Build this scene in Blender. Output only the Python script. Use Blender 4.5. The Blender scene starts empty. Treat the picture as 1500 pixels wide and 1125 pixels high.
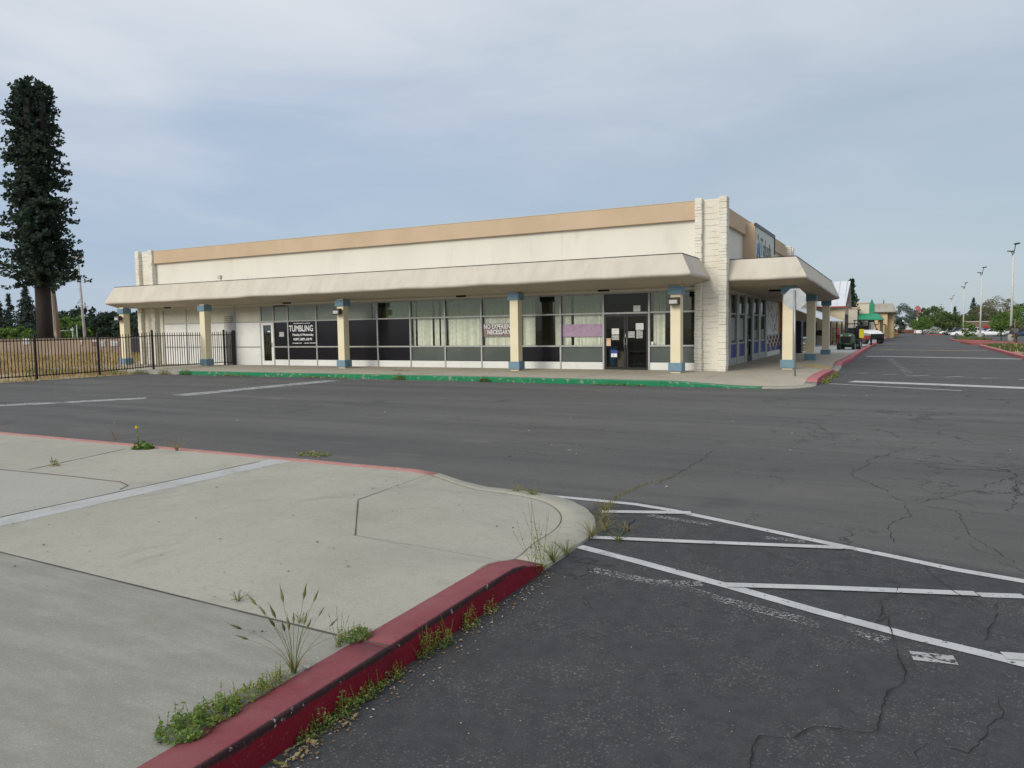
import bpy, bmesh, math, random
from mathutils import Vector, Matrix, noise
R = math.radians
PI = math.pi
rnd = random.Random(7)
scn = bpy.context.scene
COL = scn.collection

# ------------------------------------------------------------------ helpers
class MB:
    """collects verts / faces with a material index, builds ONE mesh object"""
    def __init__(self): self.v = []; self.f = []; self.m = []; self.s = []
    def quad(self, pts, mi=0, sm=False):
        b = len(self.v); self.v += [tuple(p) for p in pts]
        self.f.append(tuple(range(b, b + len(pts)))); self.m.append(mi); self.s.append(sm)
    def box(self, x0, x1, y0, y1, z0, z1, mi=0):
        if x0 > x1: x0, x1 = x1, x0
        if y0 > y1: y0, y1 = y1, y0
        if z0 > z1: z0, z1 = z1, z0
        b = len(self.v)
        self.v += [(x0,y0,z0),(x1,y0,z0),(x1,y1,z0),(x0,y1,z0),(x0,y0,z1),(x1,y0,z1),(x1,y1,z1),(x0,y1,z1)]
        for q in ((0,3,2,1),(4,5,6,7),(0,1,5,4),(1,2,6,5),(2,3,7,6),(3,0,4,7)):
            self.f.append(tuple(b+i for i in q)); self.m.append(mi); self.s.append(False)
        return self
    def tube(self, p, q, r0, r1=None, n=8, mi=0, sm=True, cap=True):
        if r1 is None: r1 = r0
        p, q = Vector(p), Vector(q); d = (q - p)
        if d.length < 1e-6: return self
        d.normalize()
        a = d.orthogonal().normalized(); c = d.cross(a)
        b = len(self.v)
        for base, r in ((p, r0), (q, r1)):
            for i in range(n):
                t = 2*PI*i/n
                self.v.append(tuple(base + a*math.cos(t)*r + c*math.sin(t)*r))
        for i in range(n):
            j = (i+1) % n
            self.f.append((b+i, b+j, b+n+j, b+n+i)); self.m.append(mi); self.s.append(sm)
        if cap:
            self.f.append(tuple(b+i for i in reversed(range(n)))); self.m.append(mi); self.s.append(False)
            self.f.append(tuple(b+n+i for i in range(n))); self.m.append(mi); self.s.append(False)
        return self
    def loft(self, rings, mi=0, sm=True, closed=True, caps=True):
        b = len(self.v); n = len(rings[0])
        for r in rings: self.v += [tuple(p) for p in r]
        for k in range(len(rings)-1):
            for i in range(n if closed else n-1):
                j = (i+1) % n
                self.f.append((b+k*n+i, b+k*n+j, b+(k+1)*n+j, b+(k+1)*n+i)); self.m.append(mi); self.s.append(sm)
        if caps and closed:
            self.f.append(tuple(b+i for i in reversed(range(n)))); self.m.append(mi); self.s.append(False)
            self.f.append(tuple(b+(len(rings)-1)*n+i for i in range(n))); self.m.append(mi); self.s.append(False)
        return self
    def build(self, name, mats, parent=None, bevel=0, seg=2, fix=True, origin=None):
        me = bpy.data.meshes.new(name)
        v = self.v
        if origin is not None:
            o = Vector(origin); v = [tuple(Vector(p)-o) for p in v]
        me.from_pydata(v, [], self.f)
        if not isinstance(mats, (list, tuple)): mats = [mats]
        for m in mats: me.materials.append(m)
        me.polygons.foreach_set('material_index', self.m)
        me.polygons.foreach_set('use_smooth', self.s)
        if fix or bevel:
            bm = bmesh.new(); bm.from_mesh(me)
            if bevel:
                bmesh.ops.remove_doubles(bm, verts=bm.verts, dist=1e-5)
                es = [e for e in bm.edges if len(e.link_faces) == 2 and e.calc_face_angle(0) > 0.5]
                bmesh.ops.bevel(bm, geom=es, offset=bevel, segments=seg, profile=.5, affect='EDGES', clamp_overlap=True)
            bmesh.ops.recalc_face_normals(bm, faces=bm.faces)
            bm.to_mesh(me); bm.free()
        me.update()
        ob = bpy.data.objects.new(name, me); COL.objects.link(ob)
        if origin is not None: ob.location = origin
        if parent is not None: ob.parent = parent
        return ob

def tag(o, label=None, cat=None, group=None, kind=None):
    if label: o['label'] = label
    if cat: o['category'] = cat
    if group: o['group'] = group
    if kind: o['kind'] = kind
    return o
def thing(name, label, cat, loc=(0,0,0), rz=0, group=None):
    o = bpy.data.objects.new(name, None); COL.objects.link(o)
    o.location = loc; o.rotation_euler = (0,0,rz); o.empty_display_size = .3
    return tag(o, label, cat, group)
def copy_tree(o, loc=None, rz=None, label=None, parent=None):
    c = o.copy(); COL.objects.link(c)
    if parent is not None: c.parent = parent
    if loc is not None: c.location = loc
    if rz is not None: c.rotation_euler = (0,0,rz)
    if label: c['label'] = label
    for ch in list(o.children): copy_tree(ch, parent=c)
    return c
def struct(o): o['kind'] = 'structure'; return o
def lerp(a, b, t): return a + (b-a)*t
def sstep(a, b, x):
    t = max(0., min(1., (x-a)/(b-a))); return t*t*(3-2*t)

# ------------------------------------------------------------------ materials
def new_mat(name):
    m = bpy.data.materials.new(name); m.use_nodes = True
    nt = m.node_tree; b = nt.nodes['Principled BSDF']
    return m, nt, b
def nd(nt, t, **kw):
    n = nt.nodes.new(t)
    for k, v in kw.items():
        if k in n.inputs: n.inputs[k].default_value = v
        else: setattr(n, k, v)
    return n
def mixc(nt, fac, a, b, mode='MIX'):
    n = nt.nodes.new('ShaderNodeMix'); n.data_type = 'RGBA'; n.blend_type = mode
    for s, val in ((n.inputs[0], fac), (n.inputs[6], a), (n.inputs[7], b)):
        if hasattr(val, 'is_output'): nt.links.new(val, s)
        elif isinstance(val, (tuple, list)): s.default_value = (*val[:3], 1)
        else: s.default_value = val
    return n.outputs[2]
def mth(nt, op, a, b=None, clamp=False):
    n = nt.nodes.new('ShaderNodeMath'); n.operation = op; n.use_clamp = clamp
    for s, val in ((n.inputs[0], a), (n.inputs[1], b)):
        if val is None: continue
        if hasattr(val, 'is_output'): nt.links.new(val, s)
        else: s.default_value = val
    return n.outputs[0]
def ramp(nt, val, a, b, c0=0., c1=1.):
    n = nt.nodes.new('ShaderNodeMapRange'); n.interpolation_type = 'SMOOTHSTEP'
    nt.links.new(val, n.inputs[0])
    n.inputs[1].default_value = a; n.inputs[2].default_value = b; n.inputs[3].default_value = c0; n.inputs[4].default_value = c1
    return n.outputs[0]
def coords(nt, scale=(1,1,1), kind='Object', rot=(0,0,0)):
    tc = nt.nodes.new('ShaderNodeTexCoord'); mp = nt.nodes.new('ShaderNodeMapping')
    mp.inputs['Scale'].default_value = scale; mp.inputs['Rotation'].default_value = rot
    nt.links.new(tc.outputs[kind], mp.inputs[0]); return mp.outputs[0]
def noi(nt, vec, scale, detail=4, rough=.55, dist=0.):
    n = nd(nt, 'ShaderNodeTexNoise', Scale=scale, Detail=detail, Roughness=rough, Distortion=dist)
    nt.links.new(vec, n.inputs['Vector']); return n.outputs[0]
def bump(nt, bsdf, h, strength=.3, dist=.02):
    b = nd(nt, 'ShaderNodeBump', Strength=strength, Distance=dist)
    nt.links.new(h, b.inputs['Height']); nt.links.new(b.outputs[0], bsdf.inputs['Normal'])
def var_mat(name, c1, c2, scale=2., rough=.8, bscale=40., bstr=.2, bdist=.01, dirt=None, dscale=1., damt=.5, spec=.3, metal=0., stretch=(1,1,1)):
    """two-tone noise + optional stains + bump"""
    m, nt, b = new_mat(name)
    v = coords(nt, stretch)
    f = ramp(nt, noi(nt, v, scale, 5, .6), .35, .65)
    col = mixc(nt, f, c1, c2)
    if dirt:
        g = ramp(nt, noi(nt, v, dscale, 6, .65, .6), .52, .75, 0, damt)
        col = mixc(nt, g, col, dirt)
    nt.links.new(col, b.inputs['Base Color'])
    b.inputs['Roughness'].default_value = rough
    b.inputs['Specular IOR Level'].default_value = spec
    b.inputs['Metallic'].default_value = metal
    if bstr: bump(nt, b, noi(nt, coords(nt), bscale, 4, .6), bstr, bdist)
    return m
def plain(name, c, rough=.6, metal=0., spec=.4):
    m, nt, b = new_mat(name)
    f = noi(nt, coords(nt), 6., 4)
    k = ramp(nt, f, .3, .7, .88, 1.08)
    n = nt.nodes.new('ShaderNodeVectorMath'); n.operation = 'SCALE'; n.inputs[0].default_value = c
    nt.links.new(k, n.inputs['Scale'])
    nt.links.new(n.outputs[0], b.inputs['Base Color'])
    b.inputs['Roughness'].default_value = rough; b.inputs['Metallic'].default_value = metal; b.inputs['Specular IOR Level'].default_value = spec
    return m

M = {}
M['cream_wall'] = var_mat('cream_wall', (.69,.665,.575), (.735,.71,.615), .35, .85, 60, .15, .01, (.52,.48,.40), .9, .38, stretch=(1.3,1.3,.28))
M['tan_band'] = var_mat('tan_band', (.52,.39,.26), (.57,.43,.295), .5, .85, 60, .12, .01, (.42,.33,.24), .7, .3)
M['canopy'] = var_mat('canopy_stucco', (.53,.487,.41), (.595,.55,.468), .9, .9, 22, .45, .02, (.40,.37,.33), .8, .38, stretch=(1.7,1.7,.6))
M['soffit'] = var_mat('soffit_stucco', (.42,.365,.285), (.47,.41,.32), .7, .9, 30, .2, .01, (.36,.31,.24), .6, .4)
M['column'] = var_mat('column_paint', (.74,.66,.46), (.79,.71,.51), 1.5, .8, 50, .2, .008, (.62,.54,.38), 1.2, .35)
M['blue'] = var_mat('blue_trim', (.155,.255,.325), (.185,.295,.37), 3, .75, 40, .15, .006, (.30,.36,.38), 5, .3)
M['alu'] = plain('aluminium_frame', (.40,.405,.39), .45, .3)
M['white_panel'] = var_mat('white_panel', (.70,.70,.67), (.76,.76,.73), 1.2, .7, 30, .1, .004, (.5,.49,.44), 1.6, .35)
M['beige_panel'] = var_mat('beige_panel', (.52,.50,.41), (.57,.55,.46), 1.2, .8, 30, .1, .004, (.43,.41,.33), 1.2, .4)
M['roofing'] = plain('roofing', (.35,.35,.34), .9)
M['black_film'] = plain('black_film', (.010,.010,.014), .14, 0, .45)
M['black_door'] = plain('black_door_frame', (.012,.012,.013), .35)
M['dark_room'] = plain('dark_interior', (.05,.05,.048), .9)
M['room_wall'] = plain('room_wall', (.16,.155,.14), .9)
M['grey_film'] = var_mat('grey_film', (.075,.095,.085), (.10,.12,.11), .8, .07, 3, .03, .004, spec=1.0)
M['tint_film'] = var_mat('greenish_glass_film', (.20,.235,.19), (.26,.295,.245), .8, .18, 10, .03, .002, spec=.55)
M['blind'] = plain('vertical_blind', (.85,.85,.77), .6)
M['purple'] = plain('purple_banner', (.60,.40,.62), .6)
M['mauve'] = plain('mauve_banner', (.40,.29,.32), .6)
M['letter'] = plain('white_lettering', (.82,.82,.82), .5)
M['paper'] = plain('paper_notice', (.72,.72,.70), .7)
M['paper_print'] = var_mat('printed_paper', (.60,.60,.58), (.20,.22,.22), 28, .7, 40, 0)
M['paper_orange'] = var_mat('orange_print', (.68,.60,.52), (.70,.38,.18), 5, .7, 40, 0)
M['blue_panel'] = plain('royal_blue_panel', (.03,.05,.27), .5)
M['blue_bin'] = plain('blue_plastic', (.09,.28,.55), .4)
M['brown_bin'] = plain('brown_plastic', (.48,.40,.32), .5)
M['fence'] = plain('black_fence_paint', (.012,.012,.013), .5)
M['galv'] = plain('galvanised', (.36,.38,.39), .45, .6)
M['sign_back'] = plain('sign_back', (.36,.385,.39), .5, .3)
M['concrete_base'] = plain('base_concrete', (.35,.34,.31), .9)
M['black'] = plain('matt_black', (.012,.012,.012), .7)
M['lamp_glass'] = plain('lamp_lens', (.50,.50,.48), .25)
M['lamp_body'] = plain('bronze_lamp', (.07,.055,.045), .5, .3)
M['rubber'] = plain('tyre_rubber', (.018,.018,.018), .85)
M['rim'] = plain('alloy_rim', (.5,.5,.52), .3, .8)
M['car_glass'] = plain('car_glass', (.015,.018,.022), .08, 0, .6)
M['car_white'] = plain('white_car_paint', (.78,.78,.78), .25, 0, .6)
M['car_blue'] = plain('navy_car_paint', (.03,.05,.12), .25, 0, .6)
M['car_silver'] = plain('silver_car_paint', (.42,.44,.46), .3, .4, .6)
M['car_black'] = plain('black_car_paint', (.015,.015,.018), .25, 0, .6)
M['red_light'] = plain('red_lens', (.35,.02,.02), .3)
M['wood_pole'] = var_mat('wooden_pole', (.24,.18,.13), (.32,.25,.19), 6, .9, 20, .2, stretch=(1,1,.1))
M['pole_grey'] = var_mat('grey_pole', (.36,.36,.36), (.44,.44,.44), 3, .8, 20, .1)
M['pole_white'] = plain('pale_lamp_pole', (.58,.57,.53), .5)
M['bark'] = var_mat('bark', (.06,.045,.033), (.10,.078,.058), 5, .95, 14, .5, .04, stretch=(1,1,.2))
M['brown_mast'] = var_mat('brown_mast', (.024,.018,.016), (.034,.026,.023), 5, .85, 10, .4, .03, stretch=(3,3,.3))
M['tan_block'] = var_mat('tan_block', (.44,.33,.24), (.50,.385,.285), .5, .9, 10, .2, dirt=(.33,.26,.2), dscale=.6, damt=.4)
M['green_awning'] = plain('green_awning', (.012,.27,.14), .5)
M['green_metal'] = plain('green_metal', (.02,.22,.12), .5)
M['store_cream'] = var_mat('store_cream', (.62,.56,.46), (.67,.61,.51), .4, .9, 30, .1)
M['store_tan'] = var_mat('store_tan', (.60,.45,.24), (.65,.50,.28), .4, .9, 30, .1)
M['store_siding'] = var_mat('store_siding', (.55,.47,.31), (.60,.52,.36), .6, .85, 30, .1)
M['mansard'] = var_mat('mansard_roof', (.30,.285,.24), (.35,.335,.29), .8, .9, 10, .2)
M['metal_roof'] = var_mat('white_metal_roof', (.60,.63,.67), (.68,.71,.74), .5, .4, 10, .05, metal=.2)
M['red_trim'] = plain('red_trim', (.26,.035,.035), .6)
M['red_plastic'] = plain('red_paint', (.36,.02,.03), .5)
M['yellow'] = plain('yellow_paint', (.58,.52,.03), .5)
M['orange'] = plain('orange_paint', (.60,.28,.07), .6)
M['bag_green'] = var_mat('green_bag', (.10,.27,.18), (.42,.50,.44), 3, .5, 20, .2)
M['bag_orange'] = var_mat('orange_bag', (.52,.26,.06), (.60,.50,.30), 3, .5, 20, .2)
M['navy'] = plain('dark_navy', (.012,.016,.03), .4)
M['wood'] = plain('weathered_wood', (.22,.15,.10), .8)
M['red_brick'] = var_mat('red_brick', (.30,.12,.085), (.35,.155,.11), 2, .9, 10, .1)
M['pale_house'] = plain('pale_siding', (.55,.55,.54), .8)

def leaf_mat(name, dark, light, scale=.9, hue=None):
    m, nt, b = new_mat(name)
    v = coords(nt)
    f = ramp(nt, noi(nt, v, scale, 3, .6), .38, .62)
    g = ramp(nt, noi(nt, v, scale*9, 2, .6), .3, .7)
    f2 = mth(nt, 'ADD', mth(nt, 'MULTIPLY', f, .6), mth(nt, 'MULTIPLY', g, .4))
    nt.links.new(mixc(nt, f2, dark, light), b.inputs['Base Color'])
    b.inputs['Roughness'].default_value = .7; b.inputs['Specular IOR Level'].default_value = .2
    tr = nt.nodes.new('ShaderNodeBsdfTranslucent')
    nt.links.new(mixc(nt, f2, dark, light), tr.inputs['Color'])
    mx = nt.nodes.new('ShaderNodeMixShader'); mx.inputs[0].default_value = .25
    nt.links.new(b.outputs[0], mx.inputs[1]); nt.links.new(tr.outputs[0], mx.inputs[2])
    nt.links.new(mx.outputs[0], nt.nodes['Material Output'].inputs[0])
    return m
M['mono_leaf'] = leaf_mat('plastic_needles', (.020,.036,.026), (.054,.084,.060), .5)
M['conifer'] = leaf_mat('conifer_needles', (.040,.060,.052), (.075,.10,.08), .25)
M['cedar'] = leaf_mat('cedar_foliage', (.026,.046,.034), (.068,.096,.062), .25)
M['broad'] = leaf_mat('broad_leaves', (.055,.088,.030), (.145,.19,.068), .3)
M['bright'] = leaf_mat('bright_leaves', (.07,.14,.028), (.17,.27,.065), .5)
M['olive'] = leaf_mat('olive_leaves', (.075,.085,.042), (.175,.175,.095), .3)
M['grey_leaf'] = leaf_mat('grey_green_leaves', (.085,.115,.10), (.19,.23,.20), .3)
M['bare'] = leaf_mat('twiggy_crown', (.15,.14,.09), (.33,.30,.22), .3)
M['weed'] = leaf_mat('weed_leaves', (.065,.125,.025), (.20,.30,.07), 12)
M['weed_dry'] = leaf_mat('dry_stems', (.28,.22,.10), (.44,.36,.19), 9)
M['weed_yellow'] = leaf_mat('yellow_green', (.16,.20,.03), (.30,.30,.05), 9)
M['seed'] = leaf_mat('seed_heads', (.14,.17,.06), (.30,.29,.14), 30)
M['drygrass'] = leaf_mat('dry_grass', (.36,.26,.12), (.58,.45,.25), .5)
M['moss'] = leaf_mat('crack_grass', (.16,.13,.05), (.25,.22,.09), 8)
M['flower'] = plain('yellow_flower', (.75,.62,.03), .6)
M['white_flower'] = leaf_mat('white_blossom', (.05,.09,.03), (.70,.70,.66), 4)

def stone_mat():
    m, nt, b = new_mat('split_face_block')
    v = coords(nt)
    # courses: z lines warped, plus vertical joints by brick-like offset
    sep = nt.nodes.new('ShaderNodeSeparateXYZ'); nt.links.new(v, sep.inputs[0])
    n1 = noi(nt, v, 3.0, 3)
    n2 = noi(nt, v, 14, 5, .65)
    z = mth(nt, 'ADD', sep.outputs[2], mth(nt, 'MULTIPLY', n1, .05))
    fr = mth(nt, 'FRACT', mth(nt, 'DIVIDE', z, .205))
    ln = mth(nt, 'LESS_THAN', fr, .10)
    on = ramp(nt, noi(nt, v, 1.6, 2), .42, .60)
    line = mth(nt, 'MULTIPLY', ln, on)
    col = mixc(nt, ramp(nt, n2, .35, .68), (.71,.675,.58), (.775,.745,.655))
    col = mixc(nt, ramp(nt, noi(nt, v, .9, 4), .48, .72, 0, .45), col, (.64,.54,.41))
    col = mixc(nt, mth(nt, 'MULTIPLY', line, .55), col, (.27,.22,.17))
    nt.links.new(col, b.inputs['Base Color']); b.inputs['Roughness'].default_value = .9
    b.inputs['Specular IOR Level'].default_value = .2
    h = mth(nt, 'SUBTRACT', n2, mth(nt, 'MULTIPLY', line, .6))
    bump(nt, b, h, .5, .04)
    return m
M['stone'] = stone_mat()

def glass_mat(name, tint=(.62,.70,.62), refl=.10):
    m = bpy.data.materials.new(name); m.use_nodes = True; nt = m.node_tree
    nt.nodes.remove(nt.nodes['Principled BSDF'])
    t = nt.nodes.new('ShaderNodeBsdfTransparent'); t.inputs[0].default_value = (*tint, 1)
    g = nt.nodes.new('ShaderNodeBsdfGlossy'); g.inputs['Roughness'].default_value = .015; g.inputs['Color'].default_value = (.9,.95,.92,1)
    bp = nd(nt, 'ShaderNodeBump', Strength=.05, Distance=.05); nt.links.new(noi(nt, coords(nt), .9, 1), bp.inputs['Height']); nt.links.new(bp.outputs[0], g.inputs['Normal'])
    fr = nt.nodes.new('ShaderNodeFresnel'); fr.inputs[0].default_value = 1.5
    mx = nt.nodes.new('ShaderNodeMixShader')
    nt.links.new(mth(nt, 'ADD', mth(nt, 'MULTIPLY', fr.outputs[0], .55), refl, True), mx.inputs[0])
    nt.links.new(t.outputs[0], mx.inputs[1]); nt.links.new(g.outputs[0], mx.inputs[2])
    nt.links.new(mx.outputs[0], nt.nodes['Material Output'].inputs[0])
    return m
M['glass'] = glass_mat('window_glass', (.95,.965,.935), .0)
M['glass_upper'] = glass_mat('darker_upper_glass', (.64,.69,.59), .05)  # upper panes: darker see-through colour than the middle row
M['glass_dark'] = glass_mat('dark_glass', (.62,.64,.63), .0)

def asphalt_mat():
    m, nt, b = new_mat('asphalt')
    v = coords(nt)
    sep = nt.nodes.new('ShaderNodeSeparateXYZ'); nt.links.new(v, sep.inputs[0])
    X, Y = sep.outputs[0], sep.outputs[1]
    big = noi(nt, v, .22, 5, .6)
    vs = coords(nt, (.05, .5, 1), rot=(0,0,R(6)))
    streak = noi(nt, vs, 1.6, 6, .65, .4)
    fine = noi(nt, v, 95, 3, .75)
    mid = noi(nt, v, 9, 5, .7)
    lane = mixc(nt, ramp(nt, streak, .3, .7), (.078,.077,.076), (.122,.119,.114))
    lane = mixc(nt, ramp(nt, big, .45, .75, 0, .7), lane, (.100,.096,.089))
    lot = mixc(nt, ramp(nt, mid, .3, .7), (.043,.0445,.047), (.061,.0625,.065))
    lot = mixc(nt, ramp(nt, noi(nt, v, 1.1, 4, .6), .52, .72, 0, .5), lot, (.073,.072,.073))
    # sealed parking bay: east of the kerb, south of the outer stripe (edge wanders with noise)
    wob = mth(nt, 'MULTIPLY', mth(nt, 'SUBTRACT', noi(nt, v, 1.2, 3), .5), .5)
    k1 = ramp(nt, mth(nt, 'ADD', mth(nt, 'ADD', Y, wob), mth(nt, 'MULTIPLY', X, .32)), 5.95, 6.25, 1, 0)
    k2 = ramp(nt, X, -2.7, -2.5, 0, 1)
    col = mixc(nt, mth(nt, 'MULTIPLY', k1, k2), lane, lot)
    # the side drive aisle is a little greyer and darker
    k3 = mth(nt, 'MULTIPLY', ramp(nt, X, -3.0, -2.0), ramp(nt, mth(nt, 'ADD', Y, wob), 17., 21.))
    col = mixc(nt, mth(nt, 'MULTIPLY', k3, .55), col, (.080,.081,.083))
    # oil / tyre stains
    lt = ramp(nt, noi(nt, coords(nt, (.35,.9,1), rot=(0,0,R(-4))), 1.1, 5, .62, .5), .56, .74, 0, .7)
    col = mixc(nt, mth(nt, 'MULTIPLY', lt, mth(nt, 'SUBTRACT', 1., mth(nt, 'MULTIPLY', k1, k2))), col, (.135,.130,.121))
    st = ramp(nt, noi(nt, v, .55, 5, .65, .8), .57, .74, 0, .62)
    col = mixc(nt, st, col, (.045,.045,.046))
    # aggregate grains
    g1 = ramp(nt, fine, .585, .72, 0, .55)
    col = mixc(nt, g1, col, (.19,.185,.18))
    g0 = ramp(nt, fine, .40, .26, 0, .6)
    col = mixc(nt, g0, col, (.03,.03,.031))
    vg = nt.nodes.new('ShaderNodeTexVoronoi'); vg.inputs['Scale'].default_value = 120; nt.links.new(v, vg.inputs['Vector'])
    sg = nt.nodes.new('ShaderNodeSeparateColor'); nt.links.new(vg.outputs['Color'], sg.inputs[0])
    gr = mth(nt, 'MULTIPLY', ramp(nt, sg.outputs[0], .84, 1.), ramp(nt, noi(nt, v, 2.2, 4, .6), .38, .66, .08, .55))
    col = mixc(nt, gr, col, (.22,.215,.205))
    # fine alligator cracks in the worn drive lane
    vo = nt.nodes.new('ShaderNodeTexVoronoi'); vo.feature = 'DISTANCE_TO_EDGE'; vo.inputs['Scale'].default_value = .95
    wv = nt.nodes.new('ShaderNodeVectorMath'); wv.operation = 'ADD'
    nz = nd(nt, 'ShaderNodeTexNoise', Scale=1.6, Detail=5, Roughness=.65); nt.links.new(v, nz.inputs['Vector'])
    sc = nt.nodes.new('ShaderNodeVectorMath'); sc.operation = 'SCALE'; sc.inputs['Scale'].default_value = .9
    nt.links.new(nz.outputs['Color'], sc.inputs[0])
    nt.links.new(v, wv.inputs[0]); nt.links.new(sc.outputs[0], wv.inputs[1]); nt.links.new(wv.outputs[0], vo.inputs['Vector'])
    ck = ramp(nt, vo.outputs['Distance'], .004, .016, 1, 0)
    msk = ramp(nt, noi(nt, v, .30, 3, .5), .44, .56)
    msk = mth(nt, 'MULTIPLY', msk, ramp(nt, X, -3.5, 0., .12, 1.))
    msk = mth(nt, 'MULTIPLY', msk, mth(nt, 'SUBTRACT', 1., mth(nt, 'MULTIPLY', k1, .75)))
    ckm = mth(nt, 'MULTIPLY', ck, msk)
    col = mixc(nt, mth(nt, 'MULTIPLY', ckm, .75), col, (.018,.018,.018))
    nt.links.new(col, b.inputs['Base Color'])
    b.inputs['Roughness'].default_value = .88; b.inputs['Specular IOR Level'].default_value = .25
    h = mth(nt, 'SUBTRACT', mth(nt, 'ADD', fine, mth(nt, 'MULTIPLY', mid, .4)), mth(nt, 'MULTIPLY', ckm, 1.2))
    bump(nt, b, h, .45, .008)
    return m
M['asphalt'] = asphalt_mat()

def pave_mat(name, kind):
    m, nt, b = new_mat(name)
    v = coords(nt)
    sep = nt.nodes.new('ShaderNodeSeparateXYZ'); nt.links.new(v, sep.inputs[0])
    X, Y = sep.outputs[0], sep.outputs[1]
    fine = noi(nt, v, 120, 3, .7); mid = noi(nt, v, 7, 5, .65); big = noi(nt, v, .55, 4, .6)
    if kind == 'island':
        col = mixc(nt, ramp(nt, big, .35, .65), (.350,.337,.284), (.400,.386,.328))
        col = mixc(nt, ramp(nt, mid, .45, .75, 0, .45), col, (.30,.295,.245))
        smooth = mixc(nt, ramp(nt, noi(nt, coords(nt, (1,4,1), rot=(0,0,R(20))), 2.0, 5, .6), .35, .7), (.255,.250,.220), (.310,.304,.268))
        k = mth(nt, 'LESS_THAN', mth(nt, 'ADD', Y, mth(nt, 'MULTIPLY', X, .026)), 2.79)
        col = mixc(nt, k, col, smooth)
        # pale repaired strip and paler slab west of it
        s1 = mth(nt, 'MULTIPLY', mth(nt, 'GREATER_THAN', X, -6.86), mth(nt, 'LESS_THAN', X, -6.53))
        s1 = mth(nt, 'MULTIPLY', s1, mth(nt, 'GREATER_THAN', Y, 2.79))
        col = mixc(nt, s1, col, (.44,.45,.44))
        s2 = mth(nt, 'MULTIPLY', mth(nt, 'LESS_THAN', X, -6.86), mth(nt, 'LESS_THAN', Y, 4.86))
        col = mixc(nt, mth(nt, 'MULTIPLY', s2, .55), col, (.37,.37,.33))
    else:
        col = mixc(nt, ramp(nt, big, .35, .65), (.385,.345,.270), (.44,.40,.315))
        col = mixc(nt, ramp(nt, mid, .45, .75, 0, .35), col, (.33,.30,.245))
        k = ramp(nt, Y, 44.0, 44.1)
        col = mixc(nt, k, col, (.45,.46,.44))
        k = mth(nt, 'MULTIPLY', ramp(nt, Y, 29.2, 29.3), ramp(nt, Y, 31.2, 31.3, 1, 0))
        k = mth(nt, 'MULTIPLY', k, ramp(nt, X, -3.4, -3.3))
        k = mth(nt, 'MULTIPLY', k, ramp(nt, noi(nt, v, 2, 3), .3, .5, .3, .8))
        col = mixc(nt, k, col, (.50,.36,.12))
    # dark specks and gum spots
    vo = nt.nodes.new('ShaderNodeTexVoronoi'); vo.inputs['Scale'].default_value = 2.1; nt.links.new(v, vo.inputs['Vector'])
    sp = ramp(nt, vo.outputs['Distance'], .018, .034, .75, 0)
    col = mixc(nt, sp, col, (.10,.095,.085))
    stn = ramp(nt, noi(nt, v, 1.3, 5, .6, .8), .56, .74, 0, .45)
    col = mixc(nt, stn, col, (.24,.23,.19))
    col = mixc(nt, ramp(nt, fine, .57, .70, 0, .5), col, (.52,.505,.43))
    col = mixc(nt, ramp(nt, fine, .44, .30, 0, .6), col, (.19,.18,.145))
    md2 = noi(nt, v, 26, 4, .7); col = mixc(nt, ramp(nt, md2, .52, .7, 0, .3), col, (.24,.225,.18))
    nt.links.new(col, b.inputs['Base Color'])
    b.inputs['Roughness'].default_value = .9; b.inputs['Specular IOR Level'].default_value = .2
    bump(nt, b, mth(nt, 'ADD', fine, mid), .3, .006)
    return m
M['pave_island'] = pave_mat('island_concrete', 'island')
M['pave_shop'] = pave_mat('shop_pavement_concrete', 'shop')

def paint_mat(name, c, under, amount=.5, dust=None, edge=False, scale=6):
    """worn paint over a base: chips by noise; optional dust on top faces, scuffed black nose"""
    m, nt, b = new_mat(name)
    v = coords(nt)
    n = noi(nt, v, scale, 6, .7)
    col = mixc(nt, ramp(nt, noi(nt, v, 1.4, 4), .35, .7), c, tuple(x*.85 for x in c))
    if dust:
        ge = nt.nodes.new('ShaderNodeNewGeometry'); sp = nt.nodes.new('ShaderNodeSeparateXYZ'); nt.links.new(ge.outputs['True Normal'], sp.inputs[0])
        k = ramp(nt, sp.outputs[2], .5, .95, 0, .8)
        k = mth(nt, 'MULTIPLY', k, ramp(nt, noi(nt, v, 3, 5, .6), .2, .7, .55, 1.))
        col = mixc(nt, k, col, dust)
    if edge:
        sx = nt.nodes.new('ShaderNodeSeparateXYZ'); nt.links.new(v, sx.inputs[0])
        # scuffed band along the nose of the kerb (x close to the outer edge, just under the top)
        zz = mth(nt, 'ADD', sx.outputs[2], mth(nt, 'MULTIPLY', mth(nt, 'SUBTRACT', noi(nt, coords(nt, (1,.6,1)), 5, 4), .5), .09))
        k = mth(nt, 'MULTIPLY', ramp(nt, zz, .102, .122), ramp(nt, sx.outputs[0], -2.229, -2.217))
        col = mixc(nt, mth(nt, 'MULTIPLY', k, .9), col, (.022,.018,.018))
        k2 = mth(nt, 'MULTIPLY', k, ramp(nt, noi(nt, v, 22, 4, .7), .64, .70))
        col = mixc(nt, k2, col, (.45,.42,.39))
    col = mixc(nt, ramp(nt, noi(nt, v, 8, 6, .75, .4), .5, .72, 0, .38), col, tuple(x*.45+.012 for x in c))
    col = mixc(nt, ramp(nt, noi(nt, v, 70, 3, .7), .58, .72, 0, .35), col, tuple(x*.5+.12 for x in (dust or c)))
    col = mixc(nt, ramp(nt, n, .62-.12*amount, .70-.12*amount, 0, 1), col, under)
    nt.links.new(col, b.inputs['Base Color']); b.inputs['Roughness'].default_value = .8; b.inputs['Specular IOR Level'].default_value = .25
    bump(nt, b, noi(nt, v, 60, 4, .65), .3, .006)
    return m
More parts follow.
